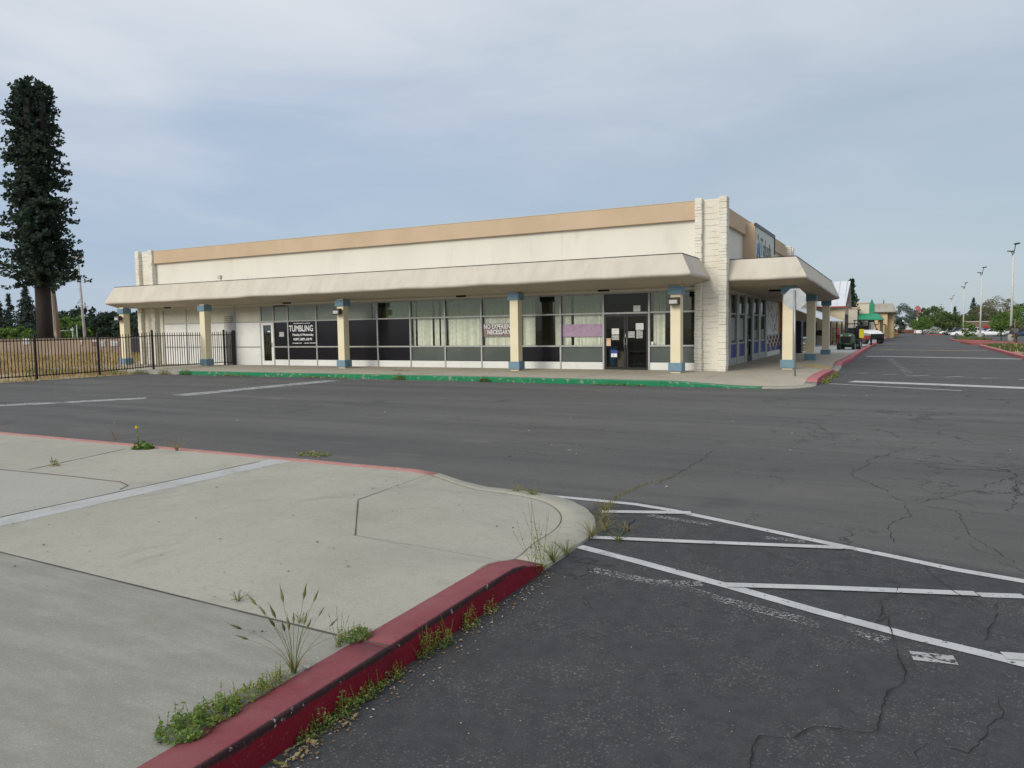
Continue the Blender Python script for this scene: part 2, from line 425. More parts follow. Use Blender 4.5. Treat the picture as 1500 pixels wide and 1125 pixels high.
M['kerb_red'] = paint_mat('red_kerb_paint', (.20,.006,.018), (.20,.17,.15), -.30, (.25,.098,.105), True, 13)
M['kerb_pink'] = paint_mat('faded_pink_kerb', (.42,.205,.18), (.40,.36,.30), .35)
M['kerb_rose'] = paint_mat('rose_kerb', (.40,.10,.12), (.42,.36,.32), .0, (.48,.20,.21))
M['kerb_green'] = paint_mat('green_kerb_paint', (.014,.20,.085), (.30,.28,.23), .55, (.10,.27,.16))
M['kerb_plain'] = paint_mat('plain_kerb', (.36,.35,.29), (.27,.26,.22), .1)
def line_mat(name, c, amount, sc=20):
    m, nt, b = new_mat(name)
    v = coords(nt)
    nt.links.new(mixc(nt, ramp(nt, noi(nt, v, 5, 5), .35, .7), c, tuple(x*.82 for x in c)), b.inputs['Base Color'])
    b.inputs['Roughness'].default_value = .75
    a = ramp(nt, noi(nt, v, sc, 7, .75), amount, amount+.08)
    a2 = ramp(nt, noi(nt, v, 1.8, 5, .6), amount-.12, amount+.06)
    a = mth(nt, 'MULTIPLY', a, a2)
    t = nt.nodes.new('ShaderNodeBsdfTransparent'); mx = nt.nodes.new('ShaderNodeMixShader')
    nt.links.new(a, mx.inputs[0]); nt.links.new(t.outputs[0], mx.inputs[1]); nt.links.new(b.outputs[0], mx.inputs[2])
    nt.links.new(mx.outputs[0], nt.nodes['Material Output'].inputs[0])
    bump(nt, b, noi(nt, v, 90, 3, .7), .3, .006)
    return m
M['line'] = line_mat('white_line', (.50,.505,.50), .34)
M['line_worn'] = line_mat('worn_white_line', (.43,.435,.43), .425)
M['line_ghost'] = line_mat('ghost_white_line', (.36,.36,.36), .495, 55)
M['line_yellow'] = line_mat('yellow_line', (.50,.34,.13), .40)
M['seam'] = line_mat('pale_seam', (.135,.132,.125), .44, 9)
M['crack'] = plain('open_crack', (.012,.012,.012), 1.)
M['joint'] = plain('joint_filler', (.085,.08,.065), 1.)
M['earth'] = var_mat('dry_earth', (.32,.24,.13), (.42,.33,.20), .4, .95, 8, .5, .05, (.24,.20,.12), .25, .5)
M['litter'] = plain('litter', (.45,.42,.36), .8)
M['litter_brown'] = plain('dead_leaves', (.22,.14,.07), .9)

# ------------------------------------------------------------------ camera
F, W0, H0 = 1090.79, 1500, 1125
right = Vector((.88530357, .46477113, -.0150127)); up = Vector((-.02102761, .07226339, .9971639)); fwd = Vector((-.46453786, .88247708, -.07374806))
CAM = Vector((0, 0, 1.7))
cd = bpy.data.cameras.new('Camera'); cam = bpy.data.objects.new('Camera', cd); COL.objects.link(cam)
cd.sensor_width = 36; cd.lens = 36*F/W0; cd.clip_start = .1; cd.clip_end = 4000
mt = Matrix((right, up, -fwd)).transposed().to_4x4(); mt.translation = CAM
cam.matrix_world = mt
scn.camera = cam
def ray(px, py): return right*((px-W0/2)/F) - up*((py-H0/2)/F) + fwd
def gp(px, py, z=0.):
    """measured point of the photograph -> point of the ground at height z"""
    d = ray(px, py); p = CAM + d*((z-CAM.z)/d.z); return Vector((p.x, p.y, z))
def far(px, depth):
    p = CAM + ray(px, 480)*depth; return p.x, p.y
def gz(x, y):
    s = .008*(math.log1p(math.exp(min((y-55)/4, 60)))*4 if y < 250 else (250-55))
    s *= sstep(-26, -12, x)
    s += .02*(min(max(x, 4.), 40.)-4)*sstep(30, 95, y)
    return -s

# ------------------------------------------------------------------ world + sun
SUN_EL, SUN_AZ = R(25), R(198)     # soft sun behind the camera, to the left
w = bpy.data.worlds.new('World'); scn.world = w; w.use_nodes = True
nt = w.node_tree; bg = nt.nodes['Background']; bg.inputs['Strength'].default_value = .1
sky = nt.nodes.new('ShaderNodeTexSky'); sky.sky_type = 'NISHITA'; sky.sun_disc = False
sky.sun_elevation = SUN_EL; sky.sun_rotation = SUN_AZ
tc = nt.nodes.new('ShaderNodeTexCoord'); gen = tc.outputs['Generated']
sp = nt.nodes.new('ShaderNodeSeparateXYZ'); nt.links.new(gen, sp.inputs[0])
el = sp.outputs[2]
# azimuth-like coordinate along the camera's horizontal: positive to the right of the shop front
side = mth(nt, 'ADD', mth(nt, 'MULTIPLY', sp.outputs[0], .885), mth(nt, 'MULTIPLY', sp.outputs[1], .465))
mp = nt.nodes.new('ShaderNodeMapping'); mp.inputs['Scale'].default_value = (1.1, 1.1, 4.2); mp.inputs['Rotation'].default_value = (R(8), R(-10), 0); nt.links.new(gen, mp.inputs[0])
n1 = noi(nt, mp.outputs[0], 1.7, 5, .5, .5)
mp2 = nt.nodes.new('ShaderNodeMapping'); mp2.inputs['Scale'].default_value = (1.6, .7, 6.); mp2.inputs['Rotation'].default_value = (R(-6), R(14), R(20)); nt.links.new(gen, mp2.inputs[0])
n2 = noi(nt, mp2.outputs[0], 2.6, 6, .55, .8)
hi = ramp(nt, el, .10, .50)
lft = ramp(nt, side, .45, -.50)
cm = mth(nt, 'ADD', mth(nt, 'MULTIPLY', hi, .85), mth(nt, 'MULTIPLY', lft, .12))
cm = mth(nt, 'ADD', cm, mth(nt, 'MULTIPLY', mth(nt, 'SUBTRACT', n1, .5), 1.0))
cm = mth(nt, 'ADD', cm, mth(nt, 'MULTIPLY', mth(nt, 'SUBTRACT', n2, .5), .42))
cm = mth(nt, 'ADD', cm, .04)
cm = ramp(nt, cm, .0, 1.)
blue = mixc(nt, ramp(nt, side, -.4, .45), (3.4,4.40,5.85), (3.7,4.45,5.3))
white = mixc(nt, ramp(nt, side, -.4, .5), (6.8,7.05,7.45), (5.8,6.2,6.75))
cl = mixc(nt, cm, blue, white)
hz = ramp(nt, el, .20, .0, 0, .65)
hz = mth(nt, 'MULTIPLY', hz, ramp(nt, side, -.2, .5, .25, 1.))
cl = mixc(nt, hz, cl, (4.05,4.85,5.35))
# brighter thin cloud overhead and behind the camera
ovh = ramp(nt, el, .45, .9)
cl = mixc(nt, ovh, cl, (7.2,7.5,8.0))
cl = mixc(nt, .12, cl, sky.outputs[0])
nt.links.new(cl, bg.inputs['Color'])
sd = bpy.data.lights.new('Sun', 'SUN'); sd.energy = 1.9; sd.angle = R(28); sd.color = (1., .94, .84)
so = bpy.data.objects.new('Sun', sd); COL.objects.link(so)
sdir = Vector((math.sin(SUN_AZ)*math.cos(SUN_EL), math.cos(SUN_AZ)*math.cos(SUN_EL), math.sin(SUN_EL)))
so.rotation_euler = sdir.to_track_quat('Z', 'Y').to_euler(); so.location = (-20, -30, 40)
scn.view_settings.view_transform = 'Standard'; scn.view_settings.look = 'None'; scn.view_settings.exposure = .22; scn.view_settings.gamma = 1

# ------------------------------------------------------------------ ground + road
def sheet(name, xs, ys, zf, mat):
    mb = MB(); nx = len(xs)
    mb.v = [(x, y, zf(x, y)) for y in ys for x in xs]
    for j in range(len(ys)-1):
        for i in range(nx-1):
            mb.f.append((j*nx+i, j*nx+i+1, (j+1)*nx+i+1, (j+1)*nx+i)); mb.m.append(0); mb.s.append(True)
    return struct(mb.build(name, mat, fix=False))
ysr = [-130,-80,-40,-20,-10,0,10,20,30] + list(range(35, 130, 5)) + list(range(130, 270, 10)) + [280,300,330,360]
xsr = [-29.3,-26,-23,-20,-17,-14,-12,-9,-6,-3,0,4,8,12,16,20,25,30,35,40,60,90,130]
sheet('ground', [-1500,-700,-300,-150,-80,-40]+xsr+[200,400,900,1500], [-600,-250]+ysr+[450,700,1200,2200], lambda x,y: gz(x,y)-.03, M['earth'])
sheet('road', xsr, ysr, gz, M['asphalt'])

def strip(mb, pts, w0, w1=None, z=.004, mi=0):
    """flat ribbon along 2-D points on the road"""
    w1 = w0 if w1 is None else w1
    n = len(pts); b = len(mb.v)
    for i, p in enumerate(pts):
        a = Vector(pts[max(0,i-1)][:2]); c = Vector(pts[min(n-1,i+1)][:2]); d = (c-a).normalized()
        nn = Vector((-d.y, d.x)); ww = lerp(w0, w1, i/max(1,n-1))/2
        for s in (-1, 1):
            x, y = p[0]+nn.x*ww*s, p[1]+nn.y*ww*s
            mb.v.append((x, y, gz(x,y)+z))
    for i in range(n-1):
        mb.f.append((b+2*i, b+2*i+1, b+2*i+3, b+2*i+2)); mb.m.append(mi); mb.s.append(False)
def resample(pts, step=.5):
    out = []
    for a, b in zip(pts[:-1], pts[1:]):
        a, b = Vector(a[:2]), Vector(b[:2]); n = max(1, int((b-a).length/step))
        for i in range(n): out.append(tuple(a.lerp(b, i/n)))
    out.append(tuple(pts[-1][:2])); return out
mk = MB()   # 0 fresh, 1 worn, 2 ghost, 3 yellow
def line(pts, w, mi=0, z=.004): strip(mk, resample(pts), w, z=z, mi=mi)
g2 = lambda *q: [tuple(gp(*p)[:2]) for p in q]
line(g2((806,727),(870,733),(930,739),(985,748),(1080,768),(1165,786),(1240,802),(1300,814),(1400,835),(1500,852))+[(3.0,4.87),(5.5,3.9)], .088)
line(g2((882,750),(940,751),(1012,752)), .10, z=.008)
line(g2((865,788),(1000,794),(1100,798),(1252,804)), .082, z=.008)
line(g2((848,801),(930,822),(1070,860),(1200,897),(1340,934),(1440,958),(1500,973))+[(2.6,3.6),(4.6,2.85)], .092)
line(g2((1065,858),(1200,862),(1330,867),(1430,871)), .082, z=.008); line(g2((1434,872),(1500,874)), .082)
line([gp(1470,962)[:2], gp(1560,968)[:2]], .085, z=.008)
line(g2((868,835),(950,852),(1000,862),(1060,880),(1170,908),(1240,925)), .11, 2); line(g2((945,853),(1030,857)), .10, 2, .008)
line(g2((1240,922),(1300,940)), .11, 2); line(g2((1335,961),(1400,968)), .11, 1)
line(g2((950,755),(1040,769)), .09, 2); line(g2((1120,788),(1180,794)), .09, 2)
# worn crossing bars in the front drive
line([(-20.2,9.9),(-19.2,11.0),(-17.9,13.0)], .55, 1); line([(-17.75,13.9),(-17.55,20.0)], .75, 1)
line([(-14.5,14.1),(-13.6,14.0)], .10, 2); line(g2((80,573),(150,572)), .15, 2)
# side aisle: lines run slightly askew
line([(-2.0,23.1),(1.3,21.5)], .12); line([(-1.35,24.1),(0.8,23.5),(3.6,22.5),(8,20.6)], .62)
line([(-2.0,28.3),(3.2,26.15),(8,24.2)], .09, 2); line([(-2.0,27.4),(-.3,27.0),(2,26.0)], .10, 2)
for q in range(6): line([(-1.5+q*.9,27.9-.38*q),(-1.05+q*.9,28.25-.38*q)], .16, 1, .008)
line([(-1.7,43.1),(4.8,40.4),(8,39.2)], .55); line([(-1.45,54.3),(4.4,51.9)], .55, 3)
line([(-1.4,76.2),(3.6,72.4)], .5, 1); line([(-1.4,91),(3.6,88)], .5, 1); line([(-1.2,108),(3.4,105)], .5, 1); line([(-.9,130),(3.4,127)], .6, 1)
line([(-14,15.6),(-10.14,15.35),(-7.23,15.4),(-3.98,15.05),(-1.31,14.23),(1.6,13.13),(5,11.9)], .05, 4); line([(-13.84,11.6),(-8.0,12.04),(-2.99,11.3),(1.24,10.11),(4,9.1)], .04, 4); line([(-5.0,9.3),(-4.2,9.0),(-3.7,8.2)], .03, 4)
line([(-2.3,19.7),(-1.2,19.3)], .12, 2); line([(.3,26.6),(-.6,40.2)], .3, 2)
struct(mk.build('road_markings', [M['line'], M['line_worn'], M['line_ghost'], M['line_yellow'], M['seam']], fix=False))

ck = MB()
def crack(pts, w, jit=.05, mi=0, z=.003):
    p = resample(pts, .035); q = []; ph = rnd.random()*50
    for i, (x, y) in enumerate(p):
        j = jit if 0 < i < len(p)-1 else 0
        q.append((x+(rnd.uniform(-j, j)*.42+noise.noise(Vector((i*.22,ph,0)))*j*1.3), y+(rnd.uniform(-j, j)*.42+noise.noise(Vector((i*.22,ph,7)))*j*1.3)))
    n = len(q); b = len(ck.v)
    for i, pt in enumerate(q):
        a = Vector(q[max(0,i-1)]); c = Vector(q[min(n-1,i+1)]); d = (c-a).normalized() if (c-a).length > 1e-6 else Vector((1,0))
        ww = w*.42*rnd.uniform(.25, 1.4)*(.3 if i in (0, n-1) else 1)/2
        for s in (-1, 1): ck.v.append((pt[0]-d.y*ww*s, pt[1]+d.x*ww*s, gz(*pt)+z))
    for i in range(n-1): ck.f.append((b+2*i, b+2*i+1, b+2*i+3, b+2*i+2)); ck.m.append(mi); ck.s.append(False)
Z9 = .0095   # cracks cut through the painted lines as well
crack([(-.09,5.0),(-.08,4.76),(-.10,4.6),(-.05,4.72),(-.02,4.37),(.04,3.99),(.02,3.83),(-.03,3.73),(-.04,3.62),(-.06,3.54),(-.06,3.35),(-.09,3.31),(-.2,3.28),(-.29,3.27),(-.34,3.2),(-.37,3.13),(-.49,3.09),(-.49,2.93),(-.49,2.6)], .013, .014, z=Z9)
crack([(-.89,5.74),(-.67,5.53),(-.44,5.43),(-.18,5.4),(.02,5.39),(.22,5.58)], .010, .02, z=Z9)
crack([(1.09,9.63),(1.02,8.68),(.87,7.86)], .014, .04); crack([(-.1,8.19),(.07,7.85),(.45,7.73),(.96,7.72),(1.6,7.9)], .013, .03)
crack([(.04,7.78),(.09,7.38),(-.09,6.92),(-.03,6.39)], .012, .03); crack([(.54,5.23),(.51,4.99),(.46,4.8),(.41,4.57)], .012, .02, z=Z9)
crack([(.41,3.88),(.41,3.74),(.34,3.56),(.3,3.4),(.26,3.32),(.17,3.33)], .011, .015); crack([(1.06,9.61),(.62,8.67),(.12,7.87)], .013, .04)
crack([(.12,3.34),(.08,3.24),(.1,3.14)], .008, .01); crack([(-.08,6.27),(-.3,6.1),(-.66,5.77)], .009, .02, z=Z9); crack([(.16,5.84),(.22,5.58),(.32,5.32),(.45,5.2)], .012, .02, z=Z9)
crack([(-2.34,7.73),(-2.27,8.6),(-2.25,9.51),(-2.27,10.2)], .016, .04); crack([(-.1,8.3),(-.5,9.1),(-.3,10.4),(.2,11.6)], .014, .05); crack([(1.0,8.7),(1.8,9.2),(2.6,9.0)], .014, .05)
crack([(.2,11.6),(-.9,12.2),(-1.3,13.6)], .014, .06); crack([(.2,11.6),(1.5,12.4),(2.6,12.3)], .016, .06); crack([(-5.5,9.6),(-4.3,10.0),(-3.2,9.7)], .012, .05)
crack([(.45,7.73),(.5,6.9),(.72,6.2)], .011, .03); crack([(.02,5.39),(-.02,5.1),(-.09,5.0)], .009, .015, z=Z9)
for i in range(9):   # crumbling patch beside the end of the red kerb
    a = (rnd.uniform(-2.05,-1.75), rnd.uniform(4.25,4.95)); crack([a, (a[0]+rnd.uniform(-.15,.15), a[1]+rnd.uniform(-.2,.2)), (a[0]+rnd.uniform(-.2,.1), a[1]+rnd.uniform(-.1,.3))], .010, .02)
crack([(-2.19,5.55),(-2.03,5.58),(-2.0,5.75),(-2.08,6.26)], .03, .02)
tag(ck.build('road_cracks', M['crack'], fix=False), kind='structure')

# ------------------------------------------------------------------ kerbed pavements
def offset_path(path, d):
    out = []
    n = len(path)
    for i, p in enumerate(path):
        a = Vector(path[max(0,i-1)]); c = Vector(path[min(n-1,i+1)]); t = (c-a).normalized()
        out.append(Vector(p) + Vector((t.y, -t.x))*(-(d[i] if isinstance(d, list) else d)))      # to the left of travel = pavement side when d>0
    return out
def kerbed(name, path, inner, eh, hfull, slabmat, segs, kw=.34, ramp_len=1.4, base=gz, tvals=None, clip=.02):
    """path: kerb line with the pavement on its LEFT; inner: partner points; eh(i)= kerb height at path point i"""
    n = len(path)
    off = offset_path(path, kw)
    tv = tvals or [0,.03,.07,.12,.18,.26,.36,.5,.7,1.]
    def h(i, dist): return eh[i] + (hfull-eh[i])*sstep(0, ramp_len, dist)
    mb = MB()
    m = len(tv)
    kws = kw if isinstance(kw, list) else [kw]*n
    for i in range(n):
        a, b = off[i], Vector(inner[i]); L = (b-a).length
        for t in tv:
            q = a.lerp(b, t); mb.v.append((q.x, q.y, base(q.x,q.y)+h(i, kws[i]+t*L)))
    for i in range(n-1):
        for k in range(m-1):
            mb.f.append((i*m+k, (i+1)*m+k, (i+1)*m+k+1, i*m+k+1)); mb.m.append(0); mb.s.append(True)
    struct(mb.build(name, slabmat))
    for (i0, i1, mat) in segs:
        kb = MB(); rings = []
        for i in range(i0, i1+1):
            p, o = Vector(path[i]), off[i]; d = (o-p).normalized(); z0 = base(p.x, p.y); H = eh[i]; kw = kws[i]; hi = h(i, kw)
            r = min(.012, max(.004, H*.2)); wob = .006*math.sin(i*1.7)+rnd.uniform(-.003,.003)
            prof = [(wob*.5-.012, -.03), (wob*.5, H-r*1.6), (wob+r*.25, H-r*.55), (wob+r*.8, H-r*.1), (wob+r*1.7, H+.002), (kw*.5, lerp(H,hi,.5)+.003), (kw-.004, hi+.003), (kw, hi-.02)]
            rings.append([(p.x+d.x*u, p.y+d.y*u, z0+zz) for u, zz in prof])
        b = len(kb.v); k = 8
        for rg in rings: kb.v += rg
        for i in range(len(rings)-1):
            for j in range(k-1): kb.f.append((b+i*k+j, b+i*k+j+1, b+(i+1)*k+j+1, b+(i+1)*k+j)); kb.m.append(0); kb.s.append(True)
        kb.f.append(tuple(range(b, b+k))); kb.m.append(0); kb.s.append(False)
        e = b+(len(rings)-1)*k; kb.f.append(tuple(range(e, e+k))); kb.m.append(0); kb.s.append(False)
        struct(kb.build('kerb', mat))
# near island: path travels so that the pavement is on the left: north along the east edge, round the corner, west along the front
pts = []; ehs = []
y = -6.
while y < 5.3: pts.append((-2.21, y)); y += .15
c = (-3.55, 5.33)
for k in range(1, 26):
    a = PI/2*k/26; pts.append((c[0]+1.34*math.cos(a), c[1]+1.49*math.sin(a)))
x = -3.6
while x > -24: pts.append((x, 6.82)); x -= .3
def eh_island(p):
    s = 1.0
    if p[0] > -2.3 and p[1] < 5.2: s = 1-sstep(4.15, 4.80, p[1])
    elif p[1] > 6.6: s = sstep(-3.9, -4.7, p[0])
    else: s = 0
    return .022+.125*s
ehs = [eh_island(p) for p in pts]
kwl = [lerp(lerp(.20, .30, sstep(4.3, 5.2, p[1])), .17, sstep(-3.2, -4.6, p[0])) for p in pts]
inn = [(-9., 1.)]*len(pts)
iA = max(i for i, p in enumerate(pts) if p[0] > -2.3 and p[1] < 4.72)
iB = min(i for i, p in enumerate(pts) if p[0] < -4.2 and p[1] > 6.5)
iJ = max(i for i, p in enumerate(pts) if p[0] > -2.3 and p[1] < 2.86)
kerbed('pavement', pts, inn, ehs, .147, M['pave_island'], [(0, iJ, M['kerb_red']), (iJ, iA, M['kerb_red']), (iA, iB, M['kerb_plain']), (iB, len(pts)-1, M['kerb_pink'])], kw=kwl)
isl, isl_eh, isl_kw, isl_off = list(pts), list(ehs), list(kwl), offset_path(pts, kwl)
# shop pavement: front kerb west->east has the pavement on its left
pts = []; x = -36.4
while x < -3.6: pts.append((x, 21.05-.30*sstep(-14,-6,x))); x += .4
for k in range(0, 13):
    a = -PI/2+PI/2*k/12; pts.append((-3.35+1.22*math.cos(a), 21.97+1.22*math.sin(a)))
y = 22.4
while y < 40: pts.append((-2.13+.05*math.sin(y*.7), y)); y += .4
while y < 130: pts.append((-2.12, y)); y += 2.
def eh_shop(p):
    x, y = p
    if y < 21.9 and x < -3.3: s = 1-sstep(-6.2, -3.5, x)
    elif y < 23 and y < 22.0: s = 0
    elif y < 29: s = sstep(21.9, 22.9, y)*(1-sstep(27.6, 28.8, y))
    else: s = sstep(31.2, 33., y)
    return .02+.13*s
ehs = [eh_shop(p) for p in pts]
inn = [((p[0], 26.3) if p[0] < -6 and p[1] < 22 else ((-6., 26.3) if p[1] < 26.3 else (-6.3 if p[1] < 45 else -14., p[1]))) for p in pts]
def idx(f): return min(i for i, p in enumerate(pts) if f(p))
i1 = idx(lambda p: p[0] > -27.2); i2 = idx(lambda p: p[0] > -3.6); i3 = idx(lambda p: p[1] > 22.0 and p[0] > -2.5)
i4 = idx(lambda p: p[1] > 28.6 and p[0] > -3); i5 = idx(lambda p: p[1] > 31.6 and p[0] > -3); i6 = len(pts)-1
kerbed('pavement', pts, inn, ehs, .15, M['pave_shop'], [(0,i1,M['kerb_plain']),(i1,i2,M['kerb_green']),(i2,i3,M['kerb_plain']),(i3,i4,M['kerb_rose']),(i4,i5,M['kerb_plain']),(i5,i6,M['kerb_rose'])], kw=.30, ramp_len=1.2)
# fill under the west end / behind the shop front so that the paving runs to the walls
mb = MB(); mb.box(-36.4, -5.9, 26.25, 26.5, .0, .146); struct(mb.build('pavement', M['pave_shop']))
mb = MB(); mb.quad([(-6.35,26.25,.148),(-5.9,26.25,.148),(-5.9,45,.148),(-6.35,45,.148)]); struct(mb.build('pavement', M['pave_shop']))

# slab joints (thin, filled) on both pavements
jt = MB()
def joint(pts, w, z):
    p = resample(pts, .25); n = len(p); b = len(jt.v)
    for i, q in enumerate(p):
        a = Vector(p[max(0,i-1)]); c2 = Vector(p[min(n-1,i+1)]); d = (c2-a).normalized(); ww = w*rnd.uniform(.7,1.2)/2
        for s in (-1,1): jt.v.append((q[0]-d.y*ww*s, q[1]+d.x*ww*s, z))
    for i in range(n-1): jt.f.append((b+2*i, b+2*i+1, b+2*i+3, b+2*i+2)); jt.m.append(0); jt.s.append(False)
joint([(-12,3.10),(-5.75,2.94),(-2.41,2.855)], .013, .1505)
joint([(-2.41,2.855),(-2.22,2.86)], .012, .1535)
joint([(-6.86,2.97),(-6.53,6.47)], .012, .1505) if False else None
joint([(-6.86,2.97),(-6.86,6.45)], .014, .1505); joint([(-6.53,2.96),(-6.53,6.45)], .006, .1505)
joint([(-14,4.62),(-9.34,4.84),(-8.1,4.93),(-7.3,4.95),(-7.05,4.86),(-6.95,4.7)], .016, .1505)
joint([(-9.0,4.97),(-9.36,6.45)], .016, .1505)
joint([(-4.50,6.62),(-4.47,5.9),(-4.43,5.33)], .010, .1505); joint([(-4.43,5.33),(-3.67,4.37)], .010, .1505); joint([(-3.67,4.37),(-2.43,4.30)], .004, .1505)
b_ = len(jt.v); k_ = 0
for i in range(iA-4, iB+1):
    o_ = isl_off[i]; d_ = (Vector(isl[i])-o_).normalized(); zz = isl_eh[i]+(.147-isl_eh[i])*sstep(0,1.4,isl_kw[i])+.006
    for s in (-.0028,.0028): jt.v.append((o_.x+d_.x*s, o_.y+d_.y*s, zz))
    if k_: q = b_+2*k_; jt.f.append((q-2,q-1,q+1,q)); jt.m.append(0); jt.s.append(False)
    k_ += 1
joint([(-12.3,3.55),(-9.2,3.5)], .012, .1505)
joint([(-10.5,2.8),(-7.6,3.2)], .012, .1505) if False else None
tag(jt.build('pavement_joints', M['joint'], fix=False), kind='structure')
jt = MB()
for xx in (-9.0,-15.,-21.,-27.): joint([(xx,21.4),(xx,25.9)], .014, .1525)
joint([(-6.7,24.4),(-7.9,21.3)], .02, .1525); joint([(-5.2,22.2),(-5.2,25.7)], .01, .1525)
for yy in (33.,38.,44.,52.,60.): joint([(-5.8,yy),(-2.5,yy)], .02, gz(-4,yy)+.1535)
tag(jt.build('pavement_joints', M['joint'], fix=False), kind='structure')

# ------------------------------------------------------------------ the shop building
BO = (-20.5, 34., 0.)
shop = thing('shop_building', 'long low cream vacant shop building with tan parapet band and deep sloping canopy', 'building', BO)
def P(mb, name, mats, parent=shop, **k): return mb.build(name, mats, parent, origin=BO if parent is shop else None, **k)
# every part of the shop is modelled in world metres and hung on the shop's base point
def part(mb, name, mats, parent=shop, **k):
    ob = mb.build(name, mats, None, **k)
    if parent is shop: ob.location = (-BO[0], -BO[1], -BO[2])
    ob.parent = parent
    return ob
YW = 26.0
wl = MB()
wl.box(-34.6, -6.35, YW, YW+.3, 2.97, 5.80); wl.box(-6.2, -5.85, 26.17, 43.2, 2.97, 5.80)
wl.box(-35.45, -35.1, 26.2, 44., .0, 5.80); wl.box(-35.1, -5.9, 43.7, 44., .0, 5.80); wl.box(-35.1, -6.2, YW+.3, 43.7, 5.3, 5.45)
part(wl, 'wall', M['cream_wall'])
bd = MB()
bd.box(-34.5, -6.40, 25.84, 26.36, 5.34, 5.97); part(bd, 'parapet_band', M['tan_band'], bevel=.012)
bd = MB(); bd.box(-35.5, -35.05, 26.4, 44.05, 5.34, 5.97); part(bd, 'parapet_band', M['tan_band'], bevel=.012)
bd = MB(); bd.box(-6.22, -5.72, 26.45, 42.6, 5.34, 5.97)
part(bd, 'parapet_band', M['tan_band'], bevel=.012)
def rough_pillar(x0, x1, fins, ys, z1, mb, step=.205):
    """stacked split-face blocks: every course is a slightly different block"""
    z = .10; 
    while z < z1-.02:
        zt = min(z+step, z1)
        for a, b, yf, yb in fins:
            j = [rnd.uniform(-.012,.012) for _ in range(4)]
            mb.box(a+j[0]*.8, b+j[1]*.8, yf+j[2]*1.2, yb, z+.0015, zt-.0015)
        z = zt
cp_ = MB(); cp_.box(-34.5,-6.41,25.83,26.37,5.972,5.992); part(cp_, 'coping', M['beige_panel'])
pb = MB()
rough_pillar(0,0,[(-6.41,-6.17,25.74,26.16),(-5.60,-5.33,25.74,26.16)],0,6.04,pb)
pb.box(-6.18,-5.59,25.93,26.15,.1,6.0); pb.box(-6.36,-5.86,26.0,26.5,5.1,5.98)
part(pb, 'stone_pilaster', M['stone'], bevel=.012, seg=1)
pb = MB()
rough_pillar(0,0,[(-35.80,-35.52,25.74,26.16),(-34.76,-34.47,25.74,26.16)],0,6.04,pb)
pb.box(-35.54,-34.74,25.93,26.15,.1,6.0)
part(pb, 'stone_pilaster', M['stone'], bevel=.012, seg=1)
pb = MB()
rough_pillar(0,0,[(-5.9,-5.45,42.75,43.05),(-5.9,-5.45,43.7,44.05)],0,5.9,pb); pb.box(-5.9,-5.62,43.0,43.75,.1,5.86); pb.box(-6.3,-5.88,42.9,44.,.1,5.86)
part(pb, 'stone_pilaster', M['stone'], bevel=.012, seg=1)

# canopies -----------------------------------------------------------
def canopy(name, nose, top, sof, mat):
    """nose/top/sof: matching corner lists (x,y,z); sides are lofted with a rounded nose"""
    mb = MB()
    for k in range(len(nose)-1):
        def prof(i):
            T, N, S = Vector(top[i]), Vector(nose[i]), Vector(sof[i])
            a = T.lerp(N, .86); b2 = N.lerp(S, .16)
            out = [T, T.lerp(N, .4), a]
            for q in range(1, 6):
                t = q/6; out.append(a*(1-t)**2 + N*2*t*(1-t) + b2*t*t)
            out += [b2, N.lerp(S, .5), S]
            return out
        A, B = prof(k), prof(k+1)
        L = (Vector(nose[k+1])-Vector(nose[k])).length; n = max(2, int(L/.35))
        b = len(mb.v); m = len(A)
        for i in range(n+1):
            t = i/n
            for j in range(m):
                p = A[j].lerp(B[j], t)
                if 0 < i < n and 1 < j < m-1:
                    w_ = noise.noise(Vector((p.x*.8, p.y*.8, j*.07)))*.03; p = p + Vector((0, 0, w_))
                mb.v.append(tuple(p))
        for i in range(n):
            for j in range(m-1):
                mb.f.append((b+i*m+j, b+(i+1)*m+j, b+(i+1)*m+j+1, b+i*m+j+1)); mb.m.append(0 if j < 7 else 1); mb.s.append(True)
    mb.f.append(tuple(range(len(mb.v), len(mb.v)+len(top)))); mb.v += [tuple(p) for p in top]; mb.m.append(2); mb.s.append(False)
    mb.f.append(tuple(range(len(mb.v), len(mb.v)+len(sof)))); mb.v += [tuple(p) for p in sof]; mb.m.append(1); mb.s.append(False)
    ob = part(mb, name, [M['canopy'], M['soffit'], M['roofing']], fix=False)
    # thin drip edge along the top of the fascia
    eb = MB()
    for k in range(len(top)-1):
        p, q = Vector(top[k]), Vector(top[k+1])
        eb.tube(p+Vector((0,0,.012)), q+Vector((0,0,.012)), .014, n=5)
    e = eb.build('drip_edge', M['black']); e.parent = ob
    return ob
NZ = 3.29
canopy('canopy',
  [(-36.2,26.0,NZ),(-36.2,24.15,NZ),(-5.88,23.2,3.30),(-5.88,25.93,3.30)],
  [(-35.85,26.0,4.12),(-35.85,24.55,4.12),(-6.27,23.6,4.0),(-6.27,25.93,4.0)],
  [(-35.75,26.0,3.06),(-35.75,24.65,3.06),(-6.6,24.42,3.06),(-6.6,25.93,3.06)], M['canopy'])
canopy('canopy',
  [(-5.36,25.95,3.22),(-2.80,25.95,3.22),(-3.0,42.9,3.03),(-5.8,42.9,3.03)],
  [(-5.36,26.35,3.95),(-3.20,26.35,3.95),(-3.38,42.5,3.92),(-5.8,42.5,3.92)],
  [(-5.36,26.75,3.06),(-3.32,27.05,3.06),(-3.5,42.3,2.90),(-5.8,42.3,2.90)], M['canopy'])
